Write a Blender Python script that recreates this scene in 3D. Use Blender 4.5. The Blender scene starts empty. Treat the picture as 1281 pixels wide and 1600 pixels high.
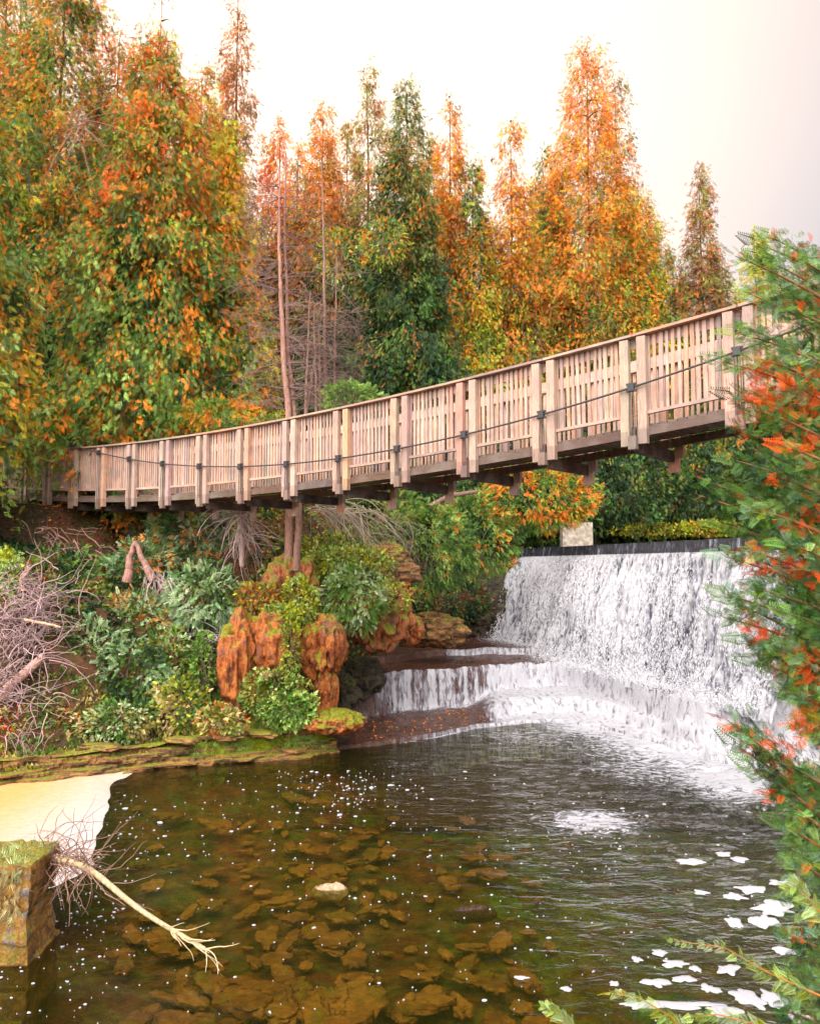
import bpy, math, random
import numpy as np
from math import radians, sin, cos, pi
SC = bpy.context.scene
COL = SC.collection
RNG = np.random.default_rng(7)
random.seed(7)
# ------------------------------------------------------------------ camera, sky, sun, exposure
F = 1230.0; CAMZ = 4.2; PITCH = math.atan(85 / F)
cd = bpy.data.cameras.new("camera"); cam = bpy.data.objects.new("camera", cd); COL.objects.link(cam)
cam.location = (0, 0, CAMZ); cam.rotation_euler = (pi / 2 + PITCH, 0, 0)
cd.sensor_fit = 'VERTICAL'; cd.angle_y = 2 * math.atan(800 / F); cd.clip_end = 2000; cd.clip_start = 0.05
SC.camera = cam
SUN_AZ, SUN_EL = radians(-24), radians(38)          # azimuth from +Y, towards +X
w = bpy.data.worlds.new("World"); SC.world = w; w.use_nodes = True
nt = w.node_tree; nt.nodes.clear()
def N(nt, t, **kw):
    n = nt.nodes.new(t)
    for k, v in kw.items():
        if k.startswith('i_'):
            n.inputs[k[2:].replace('_', ' ')].default_value = v
        else:
            setattr(n, k, v)
    return n
sky = N(nt, 'ShaderNodeTexSky', sky_type='NISHITA', sun_disc=False, sun_elevation=SUN_EL, sun_rotation=SUN_AZ)
tc = N(nt, 'ShaderNodeTexCoord'); sep = N(nt, 'ShaderNodeSeparateXYZ')
nt.links.new(tc.outputs['Generated'], sep.inputs[0])
# bright overcast cloud deck: pinkish white towards the low sun, plus an added key lobe behind the camera
mr = N(nt, 'ShaderNodeMapRange'); mr.inputs[1].default_value = 0.5; mr.inputs[2].default_value = -0.8
mr.inputs[3].default_value = 0.0; mr.inputs[4].default_value = 1.0
nt.links.new(sep.outputs['Y'], mr.inputs[0])
cn = N(nt, 'ShaderNodeTexNoise'); cn.inputs['Scale'].default_value = 2.5; cn.inputs['Detail'].default_value = 4
nt.links.new(tc.outputs['Generated'], cn.inputs['Vector'])
cr = N(nt, 'ShaderNodeValToRGB'); cr.color_ramp.elements[0].color = (4.9, 4.6, 4.9, 1); cr.color_ramp.elements[1].color = (4.0, 3.9, 4.1, 1)
nt.links.new(mr.outputs[0], cr.inputs[0])
# glow of the sun through the cloud
dotn = N(nt, 'ShaderNodeVectorMath', operation='DOT_PRODUCT')
dotn.inputs[1].default_value = (sin(radians(-20)) * cos(radians(34)), cos(radians(-20)) * cos(radians(34)), sin(radians(34)))
nrm = N(nt, 'ShaderNodeVectorMath', operation='NORMALIZE')
nt.links.new(tc.outputs['Generated'], nrm.inputs[0]); nt.links.new(nrm.outputs[0], dotn.inputs[0])
gl = N(nt, 'ShaderNodeMapRange', interpolation_type='SMOOTHSTEP'); gl.inputs[1].default_value = 0.62; gl.inputs[2].default_value = 1.0
gl.inputs[3].default_value = 0; gl.inputs[4].default_value = 1
nt.links.new(dotn.outputs['Value'], gl.inputs[0])
mxg = N(nt, 'ShaderNodeMix', data_type='RGBA'); nt.links.new(gl.outputs[0], mxg.inputs[0])
kd = N(nt, 'ShaderNodeVectorMath', operation='DOT_PRODUCT'); kd.inputs[1].default_value = (-.30, -.66, .69); nt.links.new(nrm.outputs[0], kd.inputs[0])  # added bright sky lobe above and behind the camera, acts as soft key light
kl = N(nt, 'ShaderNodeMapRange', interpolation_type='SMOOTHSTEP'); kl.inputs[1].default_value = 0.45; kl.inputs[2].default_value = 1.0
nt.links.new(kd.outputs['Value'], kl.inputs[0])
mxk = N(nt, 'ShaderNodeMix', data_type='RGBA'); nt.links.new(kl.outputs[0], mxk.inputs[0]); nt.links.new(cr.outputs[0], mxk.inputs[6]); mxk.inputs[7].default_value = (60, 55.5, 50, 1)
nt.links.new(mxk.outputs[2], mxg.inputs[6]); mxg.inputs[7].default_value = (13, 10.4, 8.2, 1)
mulc = N(nt, 'ShaderNodeMix', data_type='RGBA', blend_type='MULTIPLY'); mulc.inputs[0].default_value = 1
cmr = N(nt, 'ShaderNodeMapRange'); cmr.inputs[1].default_value = .3; cmr.inputs[2].default_value = .7; cmr.inputs[3].default_value = .97; cmr.inputs[4].default_value = 1.03
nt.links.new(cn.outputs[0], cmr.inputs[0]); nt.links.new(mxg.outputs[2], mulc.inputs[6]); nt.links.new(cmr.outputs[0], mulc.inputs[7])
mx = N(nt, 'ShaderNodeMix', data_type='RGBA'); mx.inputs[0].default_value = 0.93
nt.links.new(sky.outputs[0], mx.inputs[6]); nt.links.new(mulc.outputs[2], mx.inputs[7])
bg = N(nt, 'ShaderNodeBackground'); bg.inputs[1].default_value = 0.10
out = N(nt, 'ShaderNodeOutputWorld')
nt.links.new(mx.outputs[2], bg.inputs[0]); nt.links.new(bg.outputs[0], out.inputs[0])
sd = bpy.data.lights.new("sun", 'SUN'); sd.energy = 4.0; sd.angle = radians(3); sd.color = (1, .82, .58)
so = bpy.data.objects.new("sun", sd); COL.objects.link(so)
so.rotation_euler = (pi / 2 - SUN_EL, 0, pi - SUN_AZ)
SC.view_settings.view_transform = 'Standard'; SC.view_settings.look = 'None'
SC.view_settings.exposure = 0.47; SC.view_settings.gamma = 1
cy = SC.cycles
cy.max_bounces = 6; cy.diffuse_bounces = 2; cy.glossy_bounces = 2; cy.transmission_bounces = 4; cy.transparent_max_bounces = 8
cy.caustics_reflective = False; cy.caustics_refractive = False; cy.sample_clamp_indirect = 4
cy.use_adaptive_sampling = True; cy.adaptive_threshold = 0.02

# ------------------------------------------------------------------ geometry helpers
def ray(px, py):
    u = (px - 640.5) / F; v = -(py - 800) / F
    return np.array([u, cos(PITCH) - v * sin(PITCH), v * cos(PITCH) + sin(PITCH)])
def PY(px, py, Y):
    d = ray(px, py); t = Y / d[1]
    return np.array([d[0] * t, Y, CAMZ + d[2] * t])
def PZ(px, py, z):
    d = ray(px, py); t = (z - CAMZ) / d[2]
    return np.array([d[0] * t, d[1] * t, z])
def hash3(i, j, k, seed):
    n = (i * 73856093) ^ (j * 19349663) ^ (k * 83492791) ^ (seed * 2654435761 & 0xffffffff)
    n = (n ^ (n >> 13)) * 1274126177 & 0xffffffff
    n = (n ^ (n >> 16)) * 2246822519 & 0xffffffff
    return ((n >> 8) & 0xffff) / 65535.0
def vnoise(P, seed=0):
    P = np.asarray(P, float); I = np.floor(P).astype(np.int64); f = P - I; f = f * f * (3 - 2 * f)
    r = 0
    for a in (0, 1):
        wa = f[..., 0] if a else 1 - f[..., 0]
        for b in (0, 1):
            wb = f[..., 1] if b else 1 - f[..., 1]
            for c in (0, 1):
                wc = f[..., 2] if c else 1 - f[..., 2]
                r = r + wa * wb * wc * hash3(I[..., 0] + a, I[..., 1] + b, I[..., 2] + c, seed)
    return r
def fbm(P, octv=4, seed=0, gain=.5):
    P = np.asarray(P, float); s = 0; a = 1; t = 0
    for o in range(octv):
        s = s + a * vnoise(P * 2 ** o + 17.3 * o, seed + o); t += a; a *= gain
    return s / t
def ss(x, a, b):
    t = np.clip((x - a) / (b - a), 0, 1); return t * t * (3 - 2 * t)
def unit(v):
    return v / np.maximum(np.linalg.norm(v, axis=-1, keepdims=True), 1e-9)

class M:
    def __init__(s): s.v = []; s.f = []; s.c = []; s.n = 0
    def add(s, v, f, c=None):
        v = np.asarray(v, float).reshape(-1, 3); f = np.asarray(f, int).reshape(-1, 4)
        s.v.append(v); s.f.append(f + s.n); s.n += len(v)
        c = np.ones((len(v), 3)) if c is None else np.broadcast_to(np.asarray(c, float), (len(v), 3))
        s.c.append(c); return s
    def box(s, c, ax, ay, az, col=None):
        c, ax, ay, az = (np.asarray(q, float) for q in (c, ax, ay, az))
        v = [c + i * ax + j * ay + k * az for k in (-1, 1) for j in (-1, 1) for i in (-1, 1)]
        return s.add(v, [(0, 2, 3, 1), (4, 5, 7, 6), (0, 1, 5, 4), (2, 6, 7, 3), (0, 4, 6, 2), (1, 3, 7, 5)], col)
    def tube(s, P, R, k=6, col=None):
        P = np.asarray(P, float); n = len(P); R = np.broadcast_to(np.asarray(R, float), (n,))
        T = unit(np.gradient(P, axis=0)); up = np.array([.31, .17, .93]) if abs(T[0, 2]) < .9 else np.array([1., .1, 0])
        A = unit(np.cross(T, up)); B = np.cross(T, A)
        th = np.arange(k) * 2 * pi / k
        V = P[:, None] + R[:, None, None] * (np.cos(th)[None, :, None] * A[:, None] + np.sin(th)[None, :, None] * B[:, None])
        i = np.arange(n - 1)[:, None] * k; j = np.arange(k)[None]; j2 = (j + 1) % k
        f = np.stack([i + j, i + j2, i + k + j2, i + k + j], -1).reshape(-1, 4)
        return s.add(V, f, col)
    def build(s, name, mat, parent=None, smooth=False, attrs=None):
        me = bpy.data.meshes.new(name); v = np.concatenate(s.v); f = np.concatenate(s.f); c = np.concatenate(s.c)
        o = bpy.data.objects.new(name, me); COL.objects.link(o)
        if parent is not None:
            o.parent = parent
            v = v - np.array(parent_loc(parent))
        me.vertices.add(len(v)); me.vertices.foreach_set('co', v.astype(np.float32).ravel())
        me.loops.add(f.size); me.loops.foreach_set('vertex_index', f.astype(np.int32).ravel())
        me.polygons.add(len(f)); me.polygons.foreach_set('loop_start', np.arange(0, f.size, 4, dtype=np.int32))
        me.polygons.foreach_set('use_smooth', np.full(len(f), bool(smooth)))
        at = me.attributes.new('col', 'FLOAT_COLOR', 'POINT')
        at.data.foreach_set('color', np.concatenate([c, np.ones((len(c), 1))], 1).astype(np.float32).ravel())
        for k, a in (attrs or {}).items():
            q = me.attributes.new(k, 'FLOAT', 'POINT'); q.data.foreach_set('value', np.asarray(a, np.float32).ravel())
        me.update(calc_edges=True); me.materials.append(mat)
        return o
def parent_loc(o):
    l = np.array(o.location)
    while o.parent is not None:
        o = o.parent; l = l + np.array(o.location)
    return l
def tag(o, label=None, cat=None, group=None, kind=None):
    if label: o['label'] = label
    if cat: o['category'] = cat
    if group: o['group'] = group
    if kind: o['kind'] = kind
    return o
def empty(name, loc, label=None, cat=None, group=None, kind=None):
    o = bpy.data.objects.new(name, None); COL.objects.link(o); o.location = tuple(float(q) for q in loc)
    o.empty_display_size = .2
    return tag(o, label, cat, group, kind)
def copy_tree(o, parent=None):
    c = o.copy(); COL.objects.link(c); c.parent = parent
    for ch in [q for q in COL.objects if q.parent == o]: copy_tree(ch, c)
    return c
def gridmesh(V, closed=False):
    n, m = V.shape[:2]
    i = np.arange(n - 1)[:, None] * m; j = np.arange(m - 1)[None]
    return V.reshape(-1, 3), np.stack([i + j, i + j + 1, i + m + j + 1, i + m + j], -1).reshape(-1, 4)
def cubesphere(n=16):
    t = np.tan(np.linspace(-1, 1, n + 1) * pi / 4); A, B = np.meshgrid(t, t, indexing='ij'); o = np.ones_like(A)
    vs, fs, k = [], [], 0
    for s_, P in ((1, (A, B, o)), (-1, (A, B, -o)), (-1, (A, o, B)), (1, (A, -o, B)), (1, (o, A, B)), (-1, (-o, A, B))):
        V = unit(np.stack(P, -1)); v, f = gridmesh(V)
        if s_ > 0: f = f[:, ::-1]
        vs.append(v); fs.append(f + k); k += len(v)
    return np.concatenate(vs), np.concatenate(fs)

# ------------------------------------------------------------------ materials
def mat(name):
    m = bpy.data.materials.new(name); m.use_nodes = True; nt = m.node_tree; nt.nodes.clear()
    o = N(nt, 'ShaderNodeOutputMaterial'); return m, nt, o
L = lambda nt, a, b: nt.links.new(a, b)
def noise(nt, vec, scale, detail=4, rough=.55, dist=0):
    n = N(nt, 'ShaderNodeTexNoise'); n.inputs['Scale'].default_value = scale; n.inputs['Detail'].default_value = detail
    n.inputs['Roughness'].default_value = rough; n.inputs['Distortion'].default_value = dist
    if vec is not None: L(nt, vec, n.inputs['Vector'])
    return n.outputs['Fac']
def ramp(nt, fac, stops):
    r = N(nt, 'ShaderNodeValToRGB'); e = r.color_ramp.elements
    while len(e) < len(stops): e.new(.5)
    for q, (p, c) in zip(e, stops):
        q.position = p; q.color = tuple(c) + (1,) if len(c) == 3 else c
    L(nt, fac, r.inputs[0]); return r.outputs[0]
def mixc(nt, f, a, b, mode='MIX'):
    m = N(nt, 'ShaderNodeMix', data_type='RGBA', blend_type=mode)
    for s_, q in ((0, f), (6, a), (7, b)):
        if isinstance(q, (int, float)): m.inputs[s_].default_value = q if s_ == 0 else (q, q, q, 1)
        elif isinstance(q, tuple): m.inputs[s_].default_value = q + (1,)
        else: L(nt, q, m.inputs[s_])
    return m.outputs[2]
def math_(nt, op, a, b=None, clamp=False):
    m = N(nt, 'ShaderNodeMath', operation=op, use_clamp=clamp)
    for i, q in enumerate((a, b)):
        if q is None: continue
        if isinstance(q, (int, float)): m.inputs[i].default_value = q
        else: L(nt, q, m.inputs[i])
    return m.outputs[0]
def maprange(nt, v, a, b, c=0, d=1):
    m = N(nt, 'ShaderNodeMapRange'); L(nt, v, m.inputs[0])
    for i, q in enumerate((a, b, c, d)): m.inputs[i + 1].default_value = q
    return m.outputs[0]
def pos(nt, scale=None):
    g = N(nt, 'ShaderNodeNewGeometry')
    if scale is None: return g.outputs['Position']
    m = N(nt, 'ShaderNodeMapping'); m.inputs['Scale'].default_value = scale; L(nt, g.outputs['Position'], m.inputs[0]); return m.outputs[0]
def attr(nt, name, fac=False):
    a = N(nt, 'ShaderNodeAttribute', attribute_name=name); return a.outputs['Fac' if fac else 'Color']
def bump(nt, h, strength, dist):
    b = N(nt, 'ShaderNodeBump'); b.inputs['Strength'].default_value = strength; b.inputs['Distance'].default_value = dist
    L(nt, h, b.inputs['Height']); return b.outputs[0]
def principled(nt, o, col, rough=.8, nrm=None, spec=.3):
    p = N(nt, 'ShaderNodeBsdfPrincipled')
    if isinstance(col, tuple): p.inputs['Base Color'].default_value = col + (1,)
    else: L(nt, col, p.inputs['Base Color'])
    if isinstance(rough, (int, float)): p.inputs['Roughness'].default_value = rough
    else: L(nt, rough, p.inputs['Roughness'])
    p.inputs['Specular IOR Level'].default_value = spec
    if nrm is not None: L(nt, nrm, p.inputs['Normal'])
    L(nt, p.outputs[0], o.inputs[0]); return p

def foliage_mat(name, trans=.24):
    m, nt, o = mat(name); c = attr(nt, 'col')
    d = N(nt, 'ShaderNodeBsdfDiffuse'); t = N(nt, 'ShaderNodeBsdfTranslucent'); L(nt, c, d.inputs[0]); L(nt, c, t.inputs[0])
    a = N(nt, 'ShaderNodeMixShader'); a.inputs[0].default_value = trans; L(nt, d.outputs[0], a.inputs[1]); L(nt, t.outputs[0], a.inputs[2])
    g = N(nt, 'ShaderNodeBsdfGlossy'); g.inputs['Roughness'].default_value = .45; g.inputs[0].default_value = (.8, .85, .8, 1)
    b = N(nt, 'ShaderNodeMixShader'); b.inputs[0].default_value = .03; L(nt, a.outputs[0], b.inputs[1]); L(nt, g.outputs[0], b.inputs[2])
    L(nt, b.outputs[0], o.inputs[0]); return m
LEAF = foliage_mat('leaf')
def attr_rough(name, scale, amp=.35, bdist=.02, rough=.85, stretch=None, spec=.25):
    m, nt, o = mat(name); p = pos(nt, stretch); n = noise(nt, p, scale, 6, .65)
    c = mixc(nt, 1.0, attr(nt, 'col'), maprange(nt, n, .3, .7, 1 - amp, 1 + amp), 'MULTIPLY')
    principled(nt, o, c, rough, bump(nt, n, .8, bdist), spec); return m
BARK = attr_rough('bark', 9, .45, .03, .9, (3, 3, .6))
TWIG = attr_rough('twig', 30, .25, .004, .85)
STEEL = attr_rough('dark_steel', 30, .3, .004, .5, None, .5)
# weathered timber: grain along the world vertical or along the span, plus knots and grime
def timber(name, stretch):
    m, nt, o = mat(name); g = noise(nt, pos(nt, stretch), 14, 6, .7, .6); big = noise(nt, pos(nt), 2.3, 4)
    c = mixc(nt, 1.0, attr(nt, 'col'), ramp(nt, g, [(.28, (.30, .26, .25)), (.42, (.82, .78, .76)), (.55, (1.0, .95, .9)), (.7, (1.2, 1.15, 1.1))]), 'MULTIPLY')
    c = mixc(nt, maprange(nt, big, .45, .70, 0, .6), c, (.24, .20, .185))
    principled(nt, o, c, .82, bump(nt, g, .5, .006), .2); return m
WOODV = timber('weathered_timber_upright', (3, 3, .35)); WOODH = timber('weathered_timber_level', (.35, .35, 3.5))
# rock with moss on the faces that look up
def _unused(): pass
def rock_mat(name, stops, scale=3, moss=(.16, .2, .02), mossamt=.5, rough=.75, layered=False, bd=.08):
    m, nt, o = mat(name); p = pos(nt, (1, 1, 4.5) if layered else (1, 1, .6)); n = noise(nt, p, scale, 8, .68, .4)
    fine = noise(nt, pos(nt), scale * 7, 5, .7)
    c = ramp(nt, n, stops)
    c = mixc(nt, 1.0, c, maprange(nt, fine, .3, .7, .55, 1.4), 'MULTIPLY')
    g = N(nt, 'ShaderNodeNewGeometry'); s = N(nt, 'ShaderNodeSeparateXYZ'); L(nt, g.outputs['Normal'], s.inputs[0])
    mn = noise(nt, pos(nt), 1.7, 5, .65)
    f = math_(nt, 'ADD', math_(nt, 'MULTIPLY', s.outputs[2], .35), mn)
    f = maprange(nt, f, .78 - .3 * mossamt, .92 - .3 * mossamt)
    mc = mixc(nt, maprange(nt, fine, .35, .65), tuple(q * .45 for q in moss), moss)
    c = mixc(nt, f, c, mc)
    principled(nt, o, c, rough, bump(nt, math_(nt, 'ADD', n, math_(nt, 'MULTIPLY', fine, .35)), .9, bd), .35); return m
TUFA = rock_mat('orange_tufa', [(.32, (.04, .016, .012)), (.42, (.24, .06, .02)), (.51, (.56, .17, .035)), (.57, (.34, .11, .055)), (.68, (.22, .12, .11))], 2.6, (.30, .31, .02), .62, .6, False, .16)
TUFAB = rock_mat('earthy_tufa', [(.30, (.05, .02, .012)), (.42, (.20, .07, .03)), (.52, (.46, .16, .05)), (.60, (.24, .10, .07)), (.72, (.16, .11, .06))], 3.0, (.28, .30, .03), .8)
LEDGE = rock_mat('layered_rock', [(.3, (.03, .02, .015)), (.45, (.13, .075, .035)), (.6, (.42, .19, .07)), (.75, (.28, .2, .13))], 2.6, (.26, .26, .025), .25, .7, True)
WALLSTONE = attr_rough('wall_stone', 6, .5, .03, .9)
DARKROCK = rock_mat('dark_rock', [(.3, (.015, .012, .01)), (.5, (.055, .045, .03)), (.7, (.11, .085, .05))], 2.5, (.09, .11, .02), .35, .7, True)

def bank_mat():
    m, nt, o = mat('bank_soil'); a = noise(nt, pos(nt), .55, 6, .6, .3); b = noise(nt, pos(nt), 9, 6, .7)
    c = ramp(nt, a, [(.3, (.03, .035, .012)), (.45, (.075, .05, .028)), (.56, (.14, .055, .03)), (.7, (.06, .07, .02))])
    c = mixc(nt, 1.0, c, maprange(nt, b, .3, .7, .4, 1.5), 'MULTIPLY')
    # bed of the pool: brown and olive stones and silt
    vo = N(nt, 'ShaderNodeTexVoronoi', feature='F1'); vo.inputs['Scale'].default_value = 2.6; L(nt, mix_pos(nt), vo.inputs['Vector'])
    sx = N(nt, 'ShaderNodeSeparateXYZ'); L(nt, pos(nt), sx.inputs[0])
    bc = mixc(nt, maprange(nt, math_(nt, 'ADD', noise(nt, pos(nt), .42, 4), math_(nt, 'MULTIPLY', sx.outputs[0], .09)), .45, .68), (.20, .11, .03), (.15, .165, .022))
    bc = mixc(nt, 1.0, bc, mixc(nt, .6, (1, 1, 1), vo.outputs['Color']), 'MULTIPLY')
    bc = mixc(nt, 1.0, bc, maprange(nt, noise(nt, pos(nt), 4, 7, .7), .35, .65, .35, 1.5), 'MULTIPLY')
    g = N(nt, 'ShaderNodeNewGeometry'); s = N(nt, 'ShaderNodeSeparateXYZ'); L(nt, g.outputs['Position'], s.inputs[0])
    c = mixc(nt, maprange(nt, s.outputs[2], .05, -.12), c, bc)
    principled(nt, o, c, .9, bump(nt, b, 1, .08), .2); return m
def mix_pos(nt):
    p = pos(nt, (1, 1.7, .3)); n = N(nt, 'ShaderNodeTexNoise'); n.inputs['Scale'].default_value = 1.5; L(nt, p, n.inputs['Vector'])
    v = N(nt, 'ShaderNodeVectorMath', operation='MULTIPLY_ADD'); L(nt, n.outputs['Color'], v.inputs[0]); v.inputs[1].default_value = (.6, .6, 0); L(nt, p, v.inputs[2])
    return v.outputs[0]
BANK = bank_mat()
STONEBED = rock_mat('wet_bed_stone', [(.3, (.09, .032, .014)), (.45, (.27, .10, .03)), (.58, (.40, .17, .05)), (.7, (.22, .12, .045))], 1.4, (.26, .2, .03), -.25, .5)

def whitewater(name, brown=(.07, .035, .022), stretch=(9, 2.2, 1.2), sc=1.6):
    m, nt, o = mat(name); f = attr(nt, 'foam', True)
    a = noise(nt, pos(nt, stretch), sc, 6, .72, .5); b = noise(nt, pos(nt), 5, 5, .7)
    n = math_(nt, 'ADD', math_(nt, 'MULTIPLY', a, .8), math_(nt, 'MULTIPLY', b, .2))
    fac = math_(nt, 'ADD', math_(nt, 'SUBTRACT', f, math_(nt, 'MULTIPLY', math_(nt, 'SUBTRACT', n, .5), -2.6)), -.5)
    fac = maprange(nt, fac, -.22, .3)
    wet = mixc(nt, maprange(nt, b, .35, .65), tuple(q * .35 for q in brown), brown)
    wc = mixc(nt, maprange(nt, fac, .3, 1.0), (.17, .18, .26), (.50, .505, .57))
    c = mixc(nt, fac, wet, wc)
    r = maprange(nt, fac, 0, 1, .18, .65)
    p = principled(nt, o, c, r, bump(nt, n, 1.0, .10), .5)
    return m
FALLMAT = whitewater('falling_water', (.05, .05, .07), (5.5, 5.5, .75), 1.5)
CASC = whitewater('cascade_water', (.13, .055, .035), (6, 3, 1.4), 1.5)

def pool_mat():
    m, nt, o = mat('pool_water'); f = attr(nt, 'foam', True); rp = attr(nt, 'ripple', True)
    P = pos(nt)
    n1 = noise(nt, pos(nt, (1, 1.9, 1)), 2.2, 4, .55, .6); n2 = noise(nt, pos(nt, (1, 1.8, 1)), 7, 3, .6)
    h = math_(nt, 'ADD', math_(nt, 'MULTIPLY', n1, rp), math_(nt, 'MULTIPLY', math_(nt, 'MULTIPLY', n2, .2), rp))
    nb = bump(nt, h, 1.0, .16)
    fr = N(nt, 'ShaderNodeFresnel'); fr.inputs[0].default_value = 1.33; L(nt, nb, fr.inputs[1])
    tr = N(nt, 'ShaderNodeBsdfTransparent'); tr.inputs[0].default_value = (.74, .74, .40, 1)
    rf = N(nt, 'ShaderNodeBsdfRefraction')
    gl = N(nt, 'ShaderNodeBsdfGlossy'); gl.inputs['Roughness'].default_value = .02; L(nt, nb, gl.inputs['Normal'])
    silt = N(nt, 'ShaderNodeBsdfDiffuse'); silt.inputs[0].default_value = (.085, .085, .015, 1)
    nt.nodes.remove(rf)
    bs = N(nt, 'ShaderNodeMixShader'); bs.inputs[0].default_value = .10; L(nt, tr.outputs[0], bs.inputs[1]); L(nt, silt.outputs[0], bs.inputs[2])
    ms = N(nt, 'ShaderNodeMixShader'); L(nt, fr.outputs[0], ms.inputs[0]); L(nt, bs.outputs[0], ms.inputs[1]); L(nt, gl.outputs[0], ms.inputs[2])
    a = noise(nt, pos(nt, (1, 2.1, 1)), 5, 7, .75, .9)
    fac = maprange(nt, math_(nt, 'ADD', f, math_(nt, 'MULTIPLY', math_(nt, 'SUBTRACT', a, .5), 2.2)), .42, .62)
    # small drifting flecks of foam
    vo = N(nt, 'ShaderNodeTexVoronoi', feature='F1'); vo.inputs['Scale'].default_value = 5.0; L(nt, pos(nt, (1, 1.3, 1)), vo.inputs['Vector'])
    big = noise(nt, P, .55, 4, .6, .8)
    rad = math_(nt, 'MULTIPLY', maprange(nt, big, .42, .68, .02, .26), maprange(nt, N_col(nt, vo), .2, 1, .2, 1))
    fl = math_(nt, 'LESS_THAN', vo.outputs['Distance'], rad)
    fac = math_(nt, 'MAXIMUM', fac, math_(nt, 'MULTIPLY', fl, .0))
    wd = N(nt, 'ShaderNodeBsdfDiffuse'); wd.inputs[0].default_value = (.44, .45, .51, 1)
    L(nt, bump(nt, a, .7, .05), wd.inputs['Normal'])
    e = N(nt, 'ShaderNodeMixShader'); L(nt, fac, e.inputs[0]); L(nt, ms.outputs[0], e.inputs[1]); L(nt, wd.outputs[0], e.inputs[2])
    L(nt, e.outputs[0], o.inputs[0]); return m
def N_col(nt, vo):
    s = N(nt, 'ShaderNodeSeparateColor'); L(nt, vo.outputs['Color'], s.inputs[0]); return s.outputs[0]
POOL = pool_mat()

# ------------------------------------------------------------------ ground: one sheet
WATER = np.array([(-40, 10.5), (-12, 12.9), (-8, 15.3), (-5.3, 16.8), (-4.1, 17.3), (-2.6, 17.9), (-1.8, 18.3), (-1.7, 20.4), (-1.5, 23.0), (0.1, 28.0),
                  (2.0, 30.6), (4.5, 31.2), (8.3, 18.6), (9.9, 19), (10.2, 17), (8.2, 13), (5.9, 8), (4.6, 5.2), (3, 3.9), (-3, 3.6), (-4.9, 5.2), (-5.4, 8.9), (-40, 8.6)])
POND = np.array([(4.5, 31.3), (8.3, 18.7), (26, 18.7), (30, 33), (16, 34.5), (5, 33.2)])
def sdist(X, Y, poly):
    P = np.stack([X, Y], -1); d = np.full(X.shape, 1e9); ins = np.zeros(X.shape, bool); n = len(poly)
    for i in range(n):
        a, b = poly[i], poly[(i + 1) % n]; e = b - a
        t = np.clip(((P - a) @ e) / (e @ e), 0, 1); q = P - a - t[..., None] * e
        d = np.minimum(d, np.hypot(q[..., 0], q[..., 1]))
        c = ((a[1] > Y) != (b[1] > Y)) & (X < (b[0] - a[0]) * (Y - a[1]) / (b[1] - a[1] + 1e-12) + a[0]); ins ^= c
    return np.where(ins, -d, d)
KS = [-3, -1.2, -.25, 0, .12, .9, 1.3, 2.2, 3.5, 5, 7, 8.0, 12, 40]
KH = [-1.0, -.8, -.45, -.05, .22, .36, .9, 2.2, 3.5, 4.2, 4.9, 5.95, 6.4, 9]
def ground_h(X, Y):
    X = np.asarray(X, float); Y = np.asarray(Y, float)
    wob = (fbm(np.stack([X * .8, Y * .8, X * 0], -1), 3, 5) - .5) * .7
    s = sdist(X, Y, WATER); s1 = s + wob * ss(s, .1, 1.5)
    steep = ss(Y, 21.5, 24) * ss(X, -8, -2) * ss(-X, -8, -6)
    h = np.interp(s1 * (1 + 2.2 * steep * (s > 0)), KS, KH)
    right = ss(X, 4, 6)                        # gentle low bank on the right and behind the camera
    near = np.maximum(right * ss(-Y, -18, -16), ss(-Y, -9, -6))
    h = np.where(s > 0, h * (1 - .45 * near), h)
    p = sdist(X, Y, POND)
    h = np.where(p < 0, 4.85 - np.minimum(-p, 1) * .6, np.where(p < 6, np.minimum(h, 4.9 + .30 * p), h))
    far = np.maximum(0, Y - 36)
    h = h + np.where(Y > 30, np.minimum(far * .10, 9), 0)
    h = h + (fbm(np.stack([X * 2, Y * 2, X * 0], -1), 4, 9) - .5) * .28 * ss(s, .3, 2) + (fbm(np.stack([X * 1.3, Y * 1.3, X * 0], -1), 4, 3) - .5) * .30 * (s < -.3)
    return h
def axis(lo, hi, st, far):
    a = np.arange(lo, hi + 1e-6, st); g = st * 1.25 ** np.arange(1, 40); g = np.cumsum(g); g = g[g < far]
    return np.concatenate([lo - g[::-1], a, hi + g])
gx = axis(-14, 12, .14, 500); gy = axis(3, 36, .14, 600)
GX, GY = np.meshgrid(gx, gy); GZ = ground_h(GX, GY)
g = M(); g.add(*gridmesh(np.stack([GX, GY, GZ], -1)))
tag(g.build('ground', BANK, smooth=True), kind='structure')
def gh(x, y): return float(ground_h(np.array([x]), np.array([y]))[0])

# upstream pond above the weir
mp, ntp, op_ = mat('pond_water'); principled(ntp, op_, (.02, .022, .012), .12, bump(ntp, noise(ntp, pos(ntp), 3, 3), .3, .03), .5)
q = M(); q.add([(4.7, 31.2, 4.86), (8.42, 18.75, 4.86), (30, 18.75, 4.86), (30, 35, 4.86)], [(0, 1, 2, 3)])
tag(q.build('pond_water', mp), kind='structure')

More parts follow.
